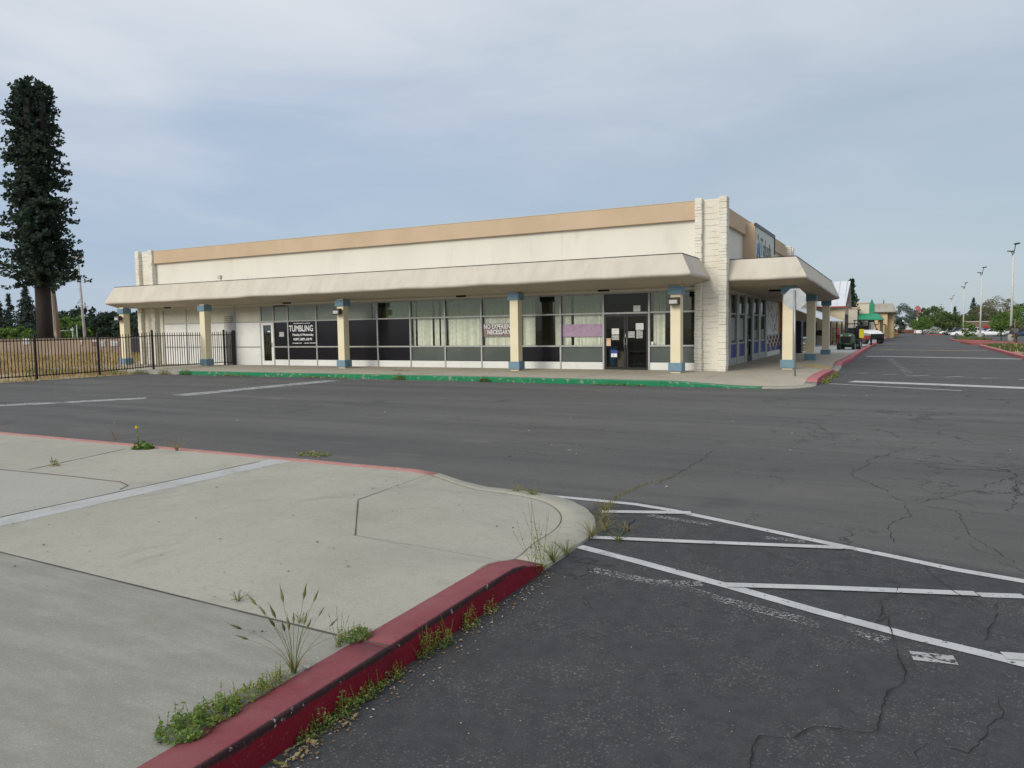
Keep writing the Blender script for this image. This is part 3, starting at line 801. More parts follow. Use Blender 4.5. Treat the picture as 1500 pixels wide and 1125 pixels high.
mb = MB(); mb.quad([(-5.95,26.17,3.06),(-5.36,26.17,3.06),(-5.36,42.6,2.905),(-5.95,42.6,2.905)]); mb.quad([(-6.3,25.93,3.062),(-34.5,25.93,3.062),(-34.5,26.05,3.062),(-6.3,26.05,3.062)])
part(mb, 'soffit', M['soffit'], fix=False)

# columns ------------------------------------------------------------
def make_column(with_lamp=False):
    root = None
    sh = MB(); sh.box(-.17,.17,-.17,.17,.14,3.09)
    s = sh.build('column', M['column'], bevel=.008, seg=1)
    b = MB(); b.box(-.23,.23,-.23,.23,.205,.49); o = b.build('column_base', M['blue'], s, bevel=.01, seg=1)
    b = MB(); b.box(-.23,.23,-.23,.23,2.765,3.025); o = b.build('column_cap', M['blue'], s, bevel=.008, seg=1)
    return s
def add_lamp(s):
    b = MB()
    b.box(-.07,.07,-.30,-.165,2.46,2.58,0)
    b.loft([[(-.17,-.46,2.42),(.17,-.46,2.42),(.17,-.46,2.60),(-.17,-.46,2.60)],[(-.19,-.44,2.40),(.19,-.44,2.40),(.19,-.44,2.63),(-.19,-.44,2.63)],[(-.19,-.28,2.44),(.19,-.28,2.44),(.19,-.28,2.66),(-.19,-.28,2.66)]], 0, sm=False)
    b.box(-.13,.13,-.468,-.459,2.45,2.57,1)
    b.build('flood_lamp', [M['lamp_body'], M['lamp_glass']], s)
colp = make_column()
cx = [(-6.73,24.67),(-12.78,24.67),(-21.02,24.67),(-29.42,24.67),(-35.35,24.67),(-3.58,27.57),(-3.58,34.75),(-3.58,41.8)]
cols_ = [colp]+[copy_tree(colp) for _ in cx[1:]]
for i, ((x, y), o) in enumerate(zip(cx, cols_)):
    o.location = (x-BO[0], y-BO[1], -.012*max(0,y-27)*.6); o.parent = shop
    if i in (0, 2, 4): add_lamp(o)

# shop front ---------------------------------------------------------
MUL = [-6.42] + [-8.10-1.737*i for i in range(16)]       # mullion lines, east -> west
ZS, ZK, ZT, ZH = 1.02, .42, 2.22, 2.97
def rect(x0, x1, z0, z1, y0, y1, mb=None, mi=0):
    mb = mb or MB(); mb.box(x0, x1, y0, y1, z0, z1, mi); return mb
def sub(win, mb, name, mat, **k):
    o = mb.build(name, mat, **k); o.parent = win; return o      # window parts are at the shop's local frame via their window
def frame(x0, x1, lower=True, transom=True, kick=True, mat=None, right=False, sill=True):
    f = MB()
    f.box(x0-.035, x0+.035, 25.99, 26.10, .15, ZH)
    if right: f.box(x1-.045, x1, 25.99, 26.10, .15, ZH)
    xe = x1-.045 if right else x1-.035
    f.box(x0+.035, xe, 26.0, 26.09, ZH-.06, ZH)
    if transom: f.box(x0+.035, xe, 26.0, 26.09, ZT-.03, ZT+.03)
    if sill: f.box(x0+.035, xe, 25.985, 26.09, ZS-.03, ZS+.03)
    o = part(f, 'window', mat or M['alu'], bevel=.005, seg=1)
    if kick:
        k = rect(x0+.035, xe, .15, ZK, 26.01, 26.08); sub(o, k, 'kick_panel', M['white_panel'], bevel=.006, seg=1)
    return o
def panes(win, x0, x1, cells, name='pane', mat=None):
    for z0, z1 in cells: sub(win, rect(x0+.03, x1-.03, z0+.02, z1-.02, 26.05, 26.058), name, mat or M['glass_upper' if z0 > 2 else 'glass'])
def film(win, x0, x1, z0, z1, mat, name='window_film'):
    return sub(win, rect(x0+.03, x1-.03, z0+.02, z1-.02, 26.045, 26.06), name, mat)
def blinds(win, x0, x1, z0, z1, gaps=(), y=26.17, w_=.108):
    mb = MB(); x = x0
    while x < x1-.02:
        if not any(a <= x <= b for a, b in gaps):
            tw = rnd.uniform(-.012,.02); sw = rnd.uniform(-.015,.015)
            p = [(x, y+tw, z0), (x+w_*.93, y+.035-tw, z0), (x+w_*.93+sw*.2, y+.035-tw, z1), (x+sw*.2, y+tw, z1)]
            p[0] = (x+sw, y+tw, z0); p[1] = (x+w_*.93+sw, y+.035-tw, z0)
            mb.quad(p)
        elif mb.v and any(a <= x <= b and b-a > .3 for a, b in gaps): sub(win, mb, 'vertical_blind', M['blind'], fix=False); mb = MB()
        x += w_
    if mb.v: return sub(win, mb, 'vertical_blind', M['blind'], fix=False)
def slat_banner(win, x0, x1, z0, z1, mat):      # print carried by the closed slats, rippled with them
    mb = MB(); n = int((x1-x0)/.108); w_ = (x1-x0)/n
    prev = None
    for k in range(n):
        a, b = x0+k*w_, x0+(k+1)*w_; mb.quad([(a,26.10,z0),(b-.006,26.135,z0),(b-.006,26.135,z1),(a,26.10,z1)]); mb.quad([(b-.006,26.135,z0),(b,26.10,z0),(b,26.10,z1),(b-.006,26.135,z1)])
    return sub(win, mb, 'banner', mat, fix=False)
def text(win, s, x, z, size, mat, y=26.03, bold=.012, sx=1., align='LEFT', name='lettering', east=False, xe=None):
    cu = bpy.data.curves.new('t', 'FONT'); cu.body = s; cu.size = size; cu.offset = bold*size; cu.extrude = .002; cu.align_x = align; cu.resolution_u = 3
    ob = bpy.data.objects.new('t', cu); COL.objects.link(ob)
    me = bpy.data.meshes.new_from_object(ob.evaluated_get(bpy.context.evaluated_depsgraph_get()))
    bpy.data.objects.remove(ob); bpy.data.curves.remove(cu)
    for v in me.vertices:
        a, b, c2 = v.co
        v.co = (x+a*sx, y-c2, z+b) if not east else (xe+c2, x+a*sx, z+b)
    me.materials.clear(); me.materials.append(mat)
    o = bpy.data.objects.new(name, me); COL.objects.link(o); o.parent = win
    return o
X = MUL
# bay east of the doors: a few blind slats, dark room behind
wn = frame(X[1], X[0], right=True); panes(wn, X[1], X[0], [(ZS,ZT),(ZT,ZH)]); film(wn, X[1], X[0], ZK, ZS, M['grey_film'])
blinds(wn, -7.98, -7.62, ZS+.03, ZT-.02); blinds(wn, -7.98, -7.62, ZT+.03, ZH-.05)
sub(wn, rect(-8.03,-7.95,1.06,1.17,26.02,26.03), 'notice', M['paper'])
# double doors
dr = MB(); a, b = X[2], X[1]; mid = (a+b)/2
dr.box(a-.035, a+.035, 25.99, 26.1, .15, ZH, 1); dr.box(a+.035, b-.035, 26.0, 26.09, ZH-.06, ZH, 1); dr.box(a+.035, b-.035, 25.985, 26.09, ZT-.04, ZT+.03, 1)
for p, q in ((a+.035, mid-.006), (mid+.006, b-.035)):
    dr.box(p, p+.075, 26.02, 26.07, .16, ZT-.04); dr.box(q-.075, q, 26.02, 26.07, .16, ZT-.04)
    dr.box(p+.075, q-.075, 26.02, 26.07, .16, .24); dr.box(p+.075, q-.075, 26.02, 26.07, ZT-.14, ZT-.04)
door = part(dr, 'door', [M['black_door'], M['alu']], bevel=.004, seg=1)
mb = MB()
for p, q in ((a+.11, mid-.08), (mid+.08, b-.11)): mb.box(p, q, 26.04, 26.048, .24, ZT-.14)
mb.box(a+.035, b-.035, 26.045, 26.053, ZT+.03, ZH-.06); sub(door, mb, 'pane', M['glass_dark'])
mb = MB()
for s in (-1, 1): mb.tube((mid+s*.05,25.96,.95),(mid+s*.05,25.96,1.32),.013); mb.tube((mid+s*.05,25.96,.97),(mid+s*.05,26.02,.97),.009); mb.tube((mid+s*.05,25.96,1.3),(mid+s*.05,26.02,1.3),.009)
mb.box(mid-.035,mid-.005,26.0,26.02,1.33,1.45); mb.box(mid-.03,mid-.01,26.0,26.02,1.06,1.12)
sub(door, mb, 'handle', M['galv'])
def note(x0, z0, w_, h_, mat): sub(door, rect(x0, x0+w_, z0, z0+h_, 26.024, 26.03), 'notice', mat)
note(-9.52,1.44,.28,.22,M['paper']); note(-9.52,1.24,.28,.17,M['paper_print']); note(-9.76,1.02,.20,.28,M['paper_orange'])
note(-8.92,1.32,.28,.23,M['paper_print']); note(-8.60,1.60,.29,.24,M['paper']); note(-8.58,1.29,.24,.29,M['paper_print'])
sub(door, rect(-8.69,-8.43,ZT+.04,ZT+.26,26.03,26.036), 'notice', M['paper'])
sub(door, rect(-9.55,-9.32,.61,.74,26.024,26.029), 'notice', M['letter']); sub(door, rect(-9.55,-9.30,.74,.86,26.024,26.029), 'notice', M['blue_panel'])
text(door, 'i', -9.46, .64, .11, M['blue_panel'], y=26.018)
# bay with the purple banner
wn = frame(X[3], X[2]); panes(wn, X[3], X[2], [(ZS,ZT),(ZT,ZH)]); film(wn, X[3], X[2], ZK, ZS, M['grey_film'])
blinds(wn, X[3]+.05, X[2]-.05, ZS+.03, ZT-.02, [(X[3]+.33,X[3]+.42)]); blinds(wn, X[3]+.05, X[2]-.05, ZT+.03, ZH-.05, [(X[3]+.33,X[3]+.42)])
slat_banner(wn, X[3]+.05, X[2]-.04, 1.37, 1.84, M['purple'])
# half open bay
wn = frame(X[4], X[3]); panes(wn, X[4], X[3], [(ZS,ZT),(ZT,ZH)]); film(wn, X[4], X[3], ZK, ZS, M['black_film'])
g = [(X[4]+.27,X[4]+.33),(X[4]+.53,X[3]-.38)]
blinds(wn, X[4]+.05, X[3]-.05, ZS+.03, ZT-.02, g); blinds(wn, X[4]+.05, X[3]-.05, ZT+.03, ZH-.05, g)
# NO EXPERIENCE NECESSARY
wn = frame(X[5], X[4]); panes(wn, X[5], X[4], [(ZS,ZT),(ZT,ZH)]); film(wn, X[5], X[4], ZK, ZS, M['grey_film'])
g = [(X[5]+.72,X[5]+.80),(X[5]+1.08,X[5]+1.12)]
blinds(wn, X[5]+.05, X[4]-.05, ZS+.03, ZT-.02, g); blinds(wn, X[5]+.05, X[4]-.05, ZT+.03, ZH-.05, g)
slat_banner(wn, X[5]+.05, X[4]-.05, 1.40, 1.92, M['mauve'])
text(wn, 'NO EXPERIENCE', X[5]+.10, 1.72, .25, M['letter'], sx=.78, bold=.022); text(wn, 'NECESSARY', X[5]+.26, 1.50, .25, M['letter'], sx=.80, bold=.022)
for i, gp_ in ((6, [(.42,.47),(1.05,1.12),(1.40,1.45)]), (7, [(.15,.22),(.98,1.06),(1.32,1.38)])):
    wn = frame(X[i], X[i-1]); panes(wn, X[i], X[i-1], [(ZS,ZT),(ZT,ZH)]); film(wn, X[i], X[i-1], ZK, ZS, M['grey_film'])
    g = [(X[i]+p, X[i]+q) for p, q in gp_]
    blinds(wn, X[i]+.05, X[i-1]-.05, ZS+.03, ZT-.02, g); blinds(wn, X[i]+.05, X[i-1]-.05, ZT+.03, ZH-.05, g)
# blacked-out bays
wn = frame(X[8], X[7]); panes(wn, X[8], X[7], [(ZT,ZH)]); film(wn, X[8], X[7], ZS, ZT, M['black_film']); film(wn, X[8], X[7], ZK, ZS, M['black_film'])
blinds(wn, X[8]+.36, X[7]-.05, ZT+.03, ZH-.05)
wn = frame(X[9], X[8]); film(wn, X[9], X[8]-.28, ZT, ZH, M['tint_film']); panes(wn, X[8]-.31, X[8], [(ZT,ZH)]); film(wn, X[9], X[8], ZS, ZT, M['black_film']); film(wn, X[9], X[8], ZK, ZS, M['black_film'])
wn = frame(X[10], X[9]); film(wn, X[10], X[9], ZT, ZH, M['tint_film']); film(wn, X[10], X[9], ZS, ZT, M['black_film']); film(wn, X[10], X[9], ZK, ZS, M['black_film'])
wn = frame(X[11], X[10]); film(wn, X[11], X[10], ZT, ZH, M['tint_film']); film(wn, X[11], X[10], ZS, ZT, M['black_film']); film(wn, X[11], X[10], ZK, ZS, M['black_film'])
xm = (X[11]+X[10])/2
def scrawl(win, x0, x1, z, h, breaks=()):      # print too small to read: broken dashes
    mb = MB(); x = x0
    while x < x1:
        w_ = rnd.uniform(.03,.075)
        if not any(p < x < q for p, q in breaks): mb.box(x, x+w_, 26.022, 26.03, z+rnd.uniform(0,.01), z+h*rnd.uniform(.6,1))
        x += w_+.014
    sub(win, mb, 'lettering', M['paper'])
scrawl(wn, xm-.52, xm+.46, 2.08, .055); scrawl(wn, xm-.62, xm-.06, 1.17, .045); scrawl(wn, xm+.08, xm+.34, 1.17, .045); scrawl(wn, xm+.44, xm+.80, 1.17, .045)
text(wn, 'TUMBLING', X[11]+.04, 1.74, .39, M['letter'], sx=.775, bold=.018)
text(wn, 'Monday & Wednesday', xm+.02, 1.53, .155, M['letter'], align='CENTER', bold=.02, sx=.90)
text(wn, '4:00PM, 5:00PM, 6:00 PM', xm, 1.32, .155, M['letter'], align='CENTER', bold=.02, sx=.72)
# narrow dark light beside the single door
xa, xb = X[12]+.83, X[11]
wn = frame(xa, xb, transom=False); film(wn, xa, xb, ZS, ZT, M['black_film']); film(wn, xa, xb, ZK, ZS, M['black_film'])
sub(wn, rect(xa+.32, xa+.62, 1.50, 1.72, 26.03, 26.04), 'notice', M['paper_print'])
dr = MB(); p, q = X[12]+.03, xa-.035
for s0, s1 in ((p, p+.13), (q-.13, q)): dr.box(s0, s1, 26.0, 26.06, .16, ZT-.06)
dr.box(p+.13, q-.13, 26.0, 26.06, .16, .36); dr.box(p+.13, q-.13, 26.0, 26.06, ZT-.17, ZT-.06); dr.box(X[12]-.035, X[12]+.03, 25.99, 26.1, .15, ZH, 1)
dr.box(X[12]+.03, X[11]-.035, 25.995, 26.09, ZT-.05, ZT+.03, 1); dr.box(X[12]+.03, X[11]-.035, 26.0, 26.09, ZH-.06, ZH, 1)
d2 = part(dr, 'door', [M['white_panel'], M['alu']], bevel=.005, seg=1)
sub(d2, rect(p+.13, q-.13, .36, ZT-.17, 26.03, 26.038), 'pane', M['glass_dark'])
sub(d2, rect(X[12]+.03, X[11]-.035, ZT+.03, ZH-.06, 26.045, 26.056), 'window_film', M['tint_film'])
sub(d2, MB().tube((q-.07,25.96,1.0),(q-.07,25.96,1.22),.012).tube((q-.07,25.96,1.02),(q-.07,26.0,1.02),.009).tube((q-.07,25.96,1.2),(q-.07,26.0,1.2),.009), 'handle', M['galv'])
sub(d2, rect(p+.38, p+.56, 1.72, 1.78, 26.024, 26.029), 'notice', M['paper'])
# boarded bays at the west end
for i in range(13, 17):
    x0, x1 = X[i], X[i-1]
    f = MB(); f.box(x0-.03, x0+.03, 26.0, 26.1, .15, ZH); f.box(x0+.03, x1-.03, 26.0, 26.09, ZT-.025, ZT+.025); f.box(x0+.03, x1-.03, 26.0, 26.09, ZS-.025, ZS+.025)
    if i == 13: f.box(x1-.06,x1-.036,26.0,26.09,.15,ZH)
    o = part(f, 'boarded_bay', M['alu'], bevel=.004, seg=1)
    sub(o, rect(x0+.03, x1-.03, .15, ZS-.025, 26.03, 26.07).box(x0+.03, x1-.03, 26.03, 26.07, ZS+.025, ZT-.025), 'lower_panel', M['white_panel'], bevel=.004, seg=1)
    sub(o, rect(x0+.03, x1-.03, ZT+.025, ZH, 26.03, 26.07), 'upper_panel', M['beige_panel'])
mb = MB(); mb.box(-34.5, X[16]-.03, 26.0, 26.1, .15, ZH); part(mb, 'wall_end', M['cream_wall'])
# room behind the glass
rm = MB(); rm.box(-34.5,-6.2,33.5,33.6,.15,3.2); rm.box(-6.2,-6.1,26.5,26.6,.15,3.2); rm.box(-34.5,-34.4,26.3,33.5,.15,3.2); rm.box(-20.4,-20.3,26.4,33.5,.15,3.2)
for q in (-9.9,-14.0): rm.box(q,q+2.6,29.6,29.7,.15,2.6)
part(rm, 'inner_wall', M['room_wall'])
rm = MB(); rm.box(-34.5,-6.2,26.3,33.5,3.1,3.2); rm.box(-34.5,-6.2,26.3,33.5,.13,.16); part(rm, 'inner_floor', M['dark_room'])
# small dark slot lamps under the soffit
for x in (-33.0,-24.9,-15.6,-9.6):
    part(MB().box(x-.21,x+.21,25.35,25.47,2.99,3.058), 'soffit_lamp', M['black'], bevel=.01, seg=1)
part(MB().box(-4.55,-4.1,29.6,29.85,2.96,3.03), 'soffit_lamp', M['black'], bevel=.01, seg=1)
mb = MB(); mb.box(-28.75,-28.45,24.9,25.1,4.10,4.14); mb.tube((-28.6,25.0,4.12),(-28.6,25.0,4.28),.025); mb.box(-28.70,-28.5,24.86,25.0,4.26,4.42); mb.box(-28.95,-28.85,24.95,25.05,4.10,4.20)
part(mb, 'roof_floodlight', M['beige_panel'], bevel=.01, seg=1)
part(MB().box(-21.1,-20.6,27.0,27.3,5.45,6.06).tube((-20.85,27.1,6.04),(-20.85,27.1,6.12),.1), 'roof_vent', M['galv'])

# side (street) front ------------------------------------------------
XE = -5.95
sg = [(27.0,28.9),(29.1,30.55),(31.0,32.25)]; s2 = [(34.35,35.6),(36.05,37.5)]
dt = lambda y: -.0092*max(0, y-27)
def side_frame(y0, y1, name='window'):
    f = MB()
    f.box(XE-.1, XE+.06, y1, y1+.46, .15, 2.95); f.box(XE-.08, XE+.03, y0, y1, ZT-.09, ZT-.03); f.box(XE-.08, XE+.03, y0, y1, .96, 1.03); f.box(XE-.08, XE+.03, y0, y1, 2.90, 2.97)
    f.box(XE-.08, XE+.04, y0, y1, .15, .44)
    return part(f, name, M['alu'], bevel=.006, seg=1)
for i, (y0, y1) in enumerate(sg+s2):
    o = side_frame(y0, y1)
    mb = MB(); mb.box(XE-.03, XE-.022, y0, y1, 1.03, ZT-.09); mb.box(XE-.03, XE-.022, y0, y1, ZT-.03, 2.90); sub(o, mb, 'pane', M['glass_dark'])
    sub(o, MB().box(XE-.03, XE-.015, y0, y1, .44, .96), 'blue_panel', M['blue_panel'])
    if i in (1, 2): sub(o, MB().box(XE-.018, XE-.012, y0+.15, y1-.15, 1.12, 2.0), 'poster', M['paper_print'])
    if i in (1, 2, 3, 4): sub(o, MB().box(XE-.20, XE-.18, y0+.25, y0+.9, 2.25, 2.70), 'notice', M['paper'])
    if i == 0: sub(o, MB().box(XE-.018, XE-.012, y0+.4, y1-.1, 1.55, 1.62).box(XE-.018, XE-.012, y0+.4, y1-.1, 1.36, 1.42), 'lettering', M['letter'])
    if i in (3, 4): sub(o, MB().box(XE-.020, XE-.012, y0+.02, y1-.02, 1.05, 1.50), 'window_film', M['tint_film'])
dr = MB(); dr.box(XE-.06, XE, 32.72, 32.84, .16, 2.1); dr.box(XE-.06, XE, 33.80, 33.90, .16, 2.1); dr.box(XE-.06, XE, 32.84, 33.80, .16, .4); dr.box(XE-.06, XE, 32.84, 33.80, 2.0, 2.12); dr.box(XE-.1,XE+.06,33.91,34.34,.15,2.95,1); dr.box(XE-.08,XE+.03,32.71,33.91,2.90,2.96,1)
d3 = part(dr, 'door', [M['black_door'], M['alu']], bevel=.004, seg=1)
sub(d3, MB().box(XE-.035, XE-.028, 32.84, 33.80, .4, 2.0).box(XE-.035, XE-.028, 32.72, 33.9, 2.12, 2.9), 'pane', M['glass_dark'])
sub(d3, MB().tube((XE+.05,33.0,.9),(XE+.05,33.0,1.3),.015).tube((XE+.05,33.0,.95),(XE,33.0,.95),.01).tube((XE+.05,33.0,1.25),(XE,33.0,1.25),.01).box(XE,XE+.04,33.1,33.7,1.02,1.08), 'handle', M['galv'])
# big poster wall
mb = MB(); mb.box(XE-.1, XE-.02, 37.96, 43.2, .15, 2.95); pw = part(mb, 'wall_panel', M['alu'])
sub(pw, MB().box(XE-.02, XE-.008, 41.9, 43.1, 1.22, 2.88), 'poster', M['orange'])
mb = MB(); mb.box(XE-.02, XE-.008, 38.1, 41.85, 1.22, 2.88, 1)
for k in range(46):    # dark figures and strokes printed on the poster
    yy = rnd.uniform(38.2, 41.7); zz = rnd.uniform(1.28, 2.6); hh = rnd.uniform(.06, .34); ww = rnd.uniform(.02, .09)
    mb.box(XE-.008, XE-.004, yy, yy+ww, zz, zz+hh)
    if k % 3 == 0: mb.tube((XE-.008, yy+ww/2, zz+hh+.03), (XE-.004, yy+ww/2, zz+hh+.03), .035, n=8)
sub(pw, mb, 'poster', [M['lamp_body'], M['paper']])
mb = MB()
for k in range(14):
    for j in range(3): mb.box(XE-.02, XE-.006, 38.1+k*.36, 38.36+k*.36, .62+j*.19, .77+j*.19, (k*7+j*5) % 3)
sub(pw, mb, 'photo_grid', [M['paper'], M['red_trim'], M['lamp_body']])
for k in range(3): sub(pw, MB().box(XE-.02, XE-.004, 38.3+k*1.6, 39.4+k*1.6, .40, .60), 'blue_panel', M['blue_panel'])
sub(pw, MB().box(XE-.02, XE+.0, 38.0, 43.15, .15, .38), 'kick_panel', M['white_panel'])
part(MB().box(-6.2,-5.95,26.17,27.0,.15,2.97), 'wall_end', M['cream_wall'])
# sign box on the street parapet
sb = MB(); sb.box(-5.88, -5.36, 31.3, 36.2, 4.0, 5.78); sg_ = part(sb, 'sign_box', M['tan_band'], bevel=.01, seg=1)
sub(sg_, MB().box(-5.36, -5.345, 31.4, 36.1, 4.02, 5.66), 'sign_face', plain('sign_face', (.55,.58,.48), .5))
sub(sg_, MB().box(-5.40, -5.31, 31.3, 36.2, 5.66, 5.79).box(-5.40, -5.31, 36.1, 36.22, 4.9, 5.66), 'sign_edging', M['navy'])
text(sg_, 'Tafusia', 32.5, 4.62, 1.0, plain('sign_ink', (.13,.15,.18)), east=True, xe=-5.338, sx=.98, bold=.012)
mb = MB()
for yy, zz, hh in ((31.62,4.45,.55),(31.9,4.6,.5),(32.15,4.45,.6)): mb.tube((-5.342,yy,zz),(-5.338,yy+.12,zz+hh),.055,.035,n=6)
sub(sg_, mb, 'sign_figures', plain('sign_blue', (.20,.28,.48)))
mb = MB(); mb.tube((-5.343,31.9,5.28),(-5.337,31.9,5.28),.14,n=12).tube((-5.343,34.9,5.15),(-5.337,34.9,5.15),.10,n=12)
sub(sg_, mb, 'sign_dots', plain('sign_mauve', (.34,.16,.26)))

# things inside behind the door glass
def bin_(name, label, x, y, w_, d, h, mat, taper=.85, rnd_=False):
    t = thing(name, label, 'bin', (x, y, .162))
    b = MB()
    n = 16 if rnd_ else 4
    def ring(s, z):
        return [(w_*s*math.cos(2*PI*(k+.5)/n)*(1 if rnd_ else 1.41), d*s*math.sin(2*PI*(k+.5)/n)*(1 if rnd_ else 1.41), z) for k in range(n)]
    b.loft([ring(taper,0), ring(1,h)], sm=rnd_); b.build('body', mat, t)
    r = MB(); r.loft([ring(1.06,h-.04), ring(1.06,h), ring(.9,h+.02)], sm=False); r.build('rim', mat, t)
    return t
bin_('waste_bin', 'round blue plastic bin standing inside behind the black glass door', -9.62, 26.42, .19, .19, .83, M['blue_bin'], .92, True)
bin_('waste_bin', 'square brown plastic bin beside the blue one behind the door glass', -9.22, 26.38, .18, .16, .62, M['brown_bin'])
# ------------------------------------------------------------------ fence on the west side
FX = -29.62
def bay(parent, p, q, zb0, zb1, h=1.62, n=18):
    mb = MB(); p, q = Vector(p), Vector(q)
    for zr in (.10, h-.17):
        d = (q-p); L = d.length; u = d.normalized(); s = Vector((-u.y, u.x, 0))*.014
        a = Vector((p.x,p.y,zb0+zr)); b = Vector((q.x,q.y,zb1+zr))
        mb.loft([[a-s, a+s, a+s+Vector((0,0,.035)), a-s+Vector((0,0,.035))],[b-s, b+s, b+s+Vector((0,0,.035)), b-s+Vector((0,0,.035))]], sm=False)
    for k in range(1, n):
        c = p.lerp(q, k/n); z0 = lerp(zb0, zb1, k/n); r = .0115
        jx, jy = rnd.uniform(-.012,.012), rnd.uniform(-.012,.012)
        for za, zb_, ra, rb in ((.07, h-.04, r, r), (h-.04, h+.01, r, .002)):
            mb.loft([[(c.x-ra,c.y-ra,z0+za),(c.x+ra,c.y-ra,z0+za),(c.x+ra,c.y+ra,z0+za),(c.x-ra,c.y+ra,z0+za)],
                     [(c.x-rb+jx,c.y-rb+jy,z0+zb_),(c.x+rb+jx,c.y-rb+jy,z0+zb_),(c.x+rb+jx,c.y+rb+jy,z0+zb_),(c.x-rb+jx,c.y+rb+jy,z0+zb_)]], sm=False)
    return mb.build('picket_panel', M['fence'], parent)
def post(parent, p, z, h=1.70):
    mb = MB(); mb.box(p[0]-.035,p[0]+.035,p[1]-.035,p[1]+.035,z-.03,z+h)
    mb.loft([[(p[0]-.042,p[1]-.042,z+h),(p[0]+.042,p[1]-.042,z+h),(p[0]+.042,p[1]+.042,z+h),(p[0]-.042,p[1]+.042,z+h)],[(p[0]-.01,p[1]-.01,z+h+.03),(p[0]+.01,p[1]-.01,z+h+.03),(p[0]+.01,p[1]+.01,z+h+.03),(p[0]-.01,p[1]+.01,z+h+.03)]], sm=False)
    mb.build('post', M['fence'], parent)
fence = thing('metal_fence', 'black iron picket fence between the asphalt and the dry grass lot', 'fence', (0,0,0))
ys = [9.25, 11.79, 14.33, 16.87, 19.41, 21.95]; zs = [.04,.04,.05,.06,.08,.17]
for k in range(5): bay(fence, (FX,ys[k]), (FX,ys[k+1]), zs[k], zs[k+1], n=20)
for y, z in zip(ys, zs): post(fence, (FX,y), z)
f2 = thing('metal_fence', 'black iron picket fence crossing the pavement past the column to the shop wall', 'fence', (0,0,0))
bay(f2, (FX,21.99), (FX,25.86), .16, .16, n=31); post(f2, (FX,25.9), .15)
gate = thing('fence_gate', 'narrow black picket gate leaf with heavy end post by the boarded bay', 'gate', (0,0,0))
bay(gate, (FX+.06,25.90), (FX+.62,25.93), .16, .16, n=6); mb = MB(); mb.box(FX+.6,FX+.70,25.86,25.95,.15,1.84); mb.build('post', M['fence'], gate)
tr = thing('trellis', 'thin dark wire trellis leaning on the boarded wall behind the gate', 'trellis', (FX+.1,25.9,.15))
mb = MB()
for k in range(8): mb.box(-.05+k*.085,-.042+k*.085,.03,.04,0,2.4)
for k in range(26): mb.box(-.05,.553,.04,.048,.05+k*.092,.058+k*.092)
mb.build('grid', M['fence'], tr)

# ------------------------------------------------------------------ foliage tools
def rv(r=1.):
    while True:
        v = Vector((rnd.uniform(-1,1), rnd.uniform(-1,1), rnd.uniform(-1,1)))
        if v.length <= 1: return v*r
def leafq(mb, c, s, asp=.6, mi=0, nrm=None):
    n = rv().normalized() if nrm is None else nrm
    a = n.orthogonal().normalized(); a.rotate(Matrix.Rotation(rnd.uniform(0, 6.28), 3, n)); b2 = n.cross(a)
    a *= s; b2 *= s*asp
    mb.quad([c-a*.9, c-b2*.8+a*.1, c+a, c+b2*.8-a*.1], mi)
def crown_mesh(mb, c, rx, rz, nclump, nleaf, ls, clump=.33, shell=.55, low=.55, mi=0):
    """many leaf-size faces in clumps through the crown's volume, uneven outline"""
    for k in range(nclump):
        d = rv().normalized(); rr = rnd.uniform(shell, 1.)**.6
        wob = 1+.28*noise.noise(d*1.9+Vector((c.x,c.y,c.z)))
        p = Vector((d.x*rx*rr*wob, d.y*rx*rr*wob, d.z*rz*rr*wob*(1 if d.z > 0 else low)))+c
        cr = clump*min(rx, rz)*rnd.uniform(.55, 1.15)
        for i in range(nleaf):
            q = rv(); leafq(mb, p+Vector((q.x*cr, q.y*cr, q.z*cr*.7)), ls*rnd.uniform(.6, 1.25), .6, mi)
def trunk_mesh(x=0, y=0, h=3, r=.2, spread=1.2, n=5, lean=.0):
    mb = MB(); p = Vector((x,y,-.1)); segs = 5; pts_ = [p]
    for k in range(segs): p = p+Vector((rnd.uniform(-.08,.08)*h*.3+lean, rnd.uniform(-.08,.08)*h*.3, h/segs)); pts_.append(p)
    for k in range(segs): mb.tube(pts_[k], pts_[k+1], r*(1-.12*k), r*(1-.12*(k+1)), n=7)
    for k in range(n):
        a = rnd.uniform(0, 6.28); b = pts_[rnd.choice((3,4,5))]; e = b+Vector((math.cos(a)*spread*rnd.uniform(.5,1), math.sin(a)*spread*rnd.uniform(.5,1), h*rnd.uniform(.3,.7)))
        m2 = b.lerp(e,.5)+rv(.1*h); mb.tube(b, m2, r*.4, r*.25, n=5); mb.tube(m2, e, r*.25, r*.07, n=5)
    return mb
def tree(name, label, x, y, h, r, mat, base=0., trunk_h=.35, ncl=60, nl=26, ls=.25, group=None, clump=.33, cat='tree', low=.6, tr=None, z=None, trmat='bark'):
    t = thing(name, label, cat, (x, y, (gz(x,y) if z is None else z)+base), rnd.uniform(0,6), group)
    th = h*trunk_h
    trunk_mesh(0,0,th*1.5,tr or max(.08, h*.022), r*.6).build('trunk', M[trmat], t)
    mb = MB(); rz = (h-th)/(1+low)
    crown_mesh(mb, Vector((0,0,h-rz)), r, rz, ncl, nl, ls, clump, low=low)
    mb.build('crown', mat, t, fix=False); return t
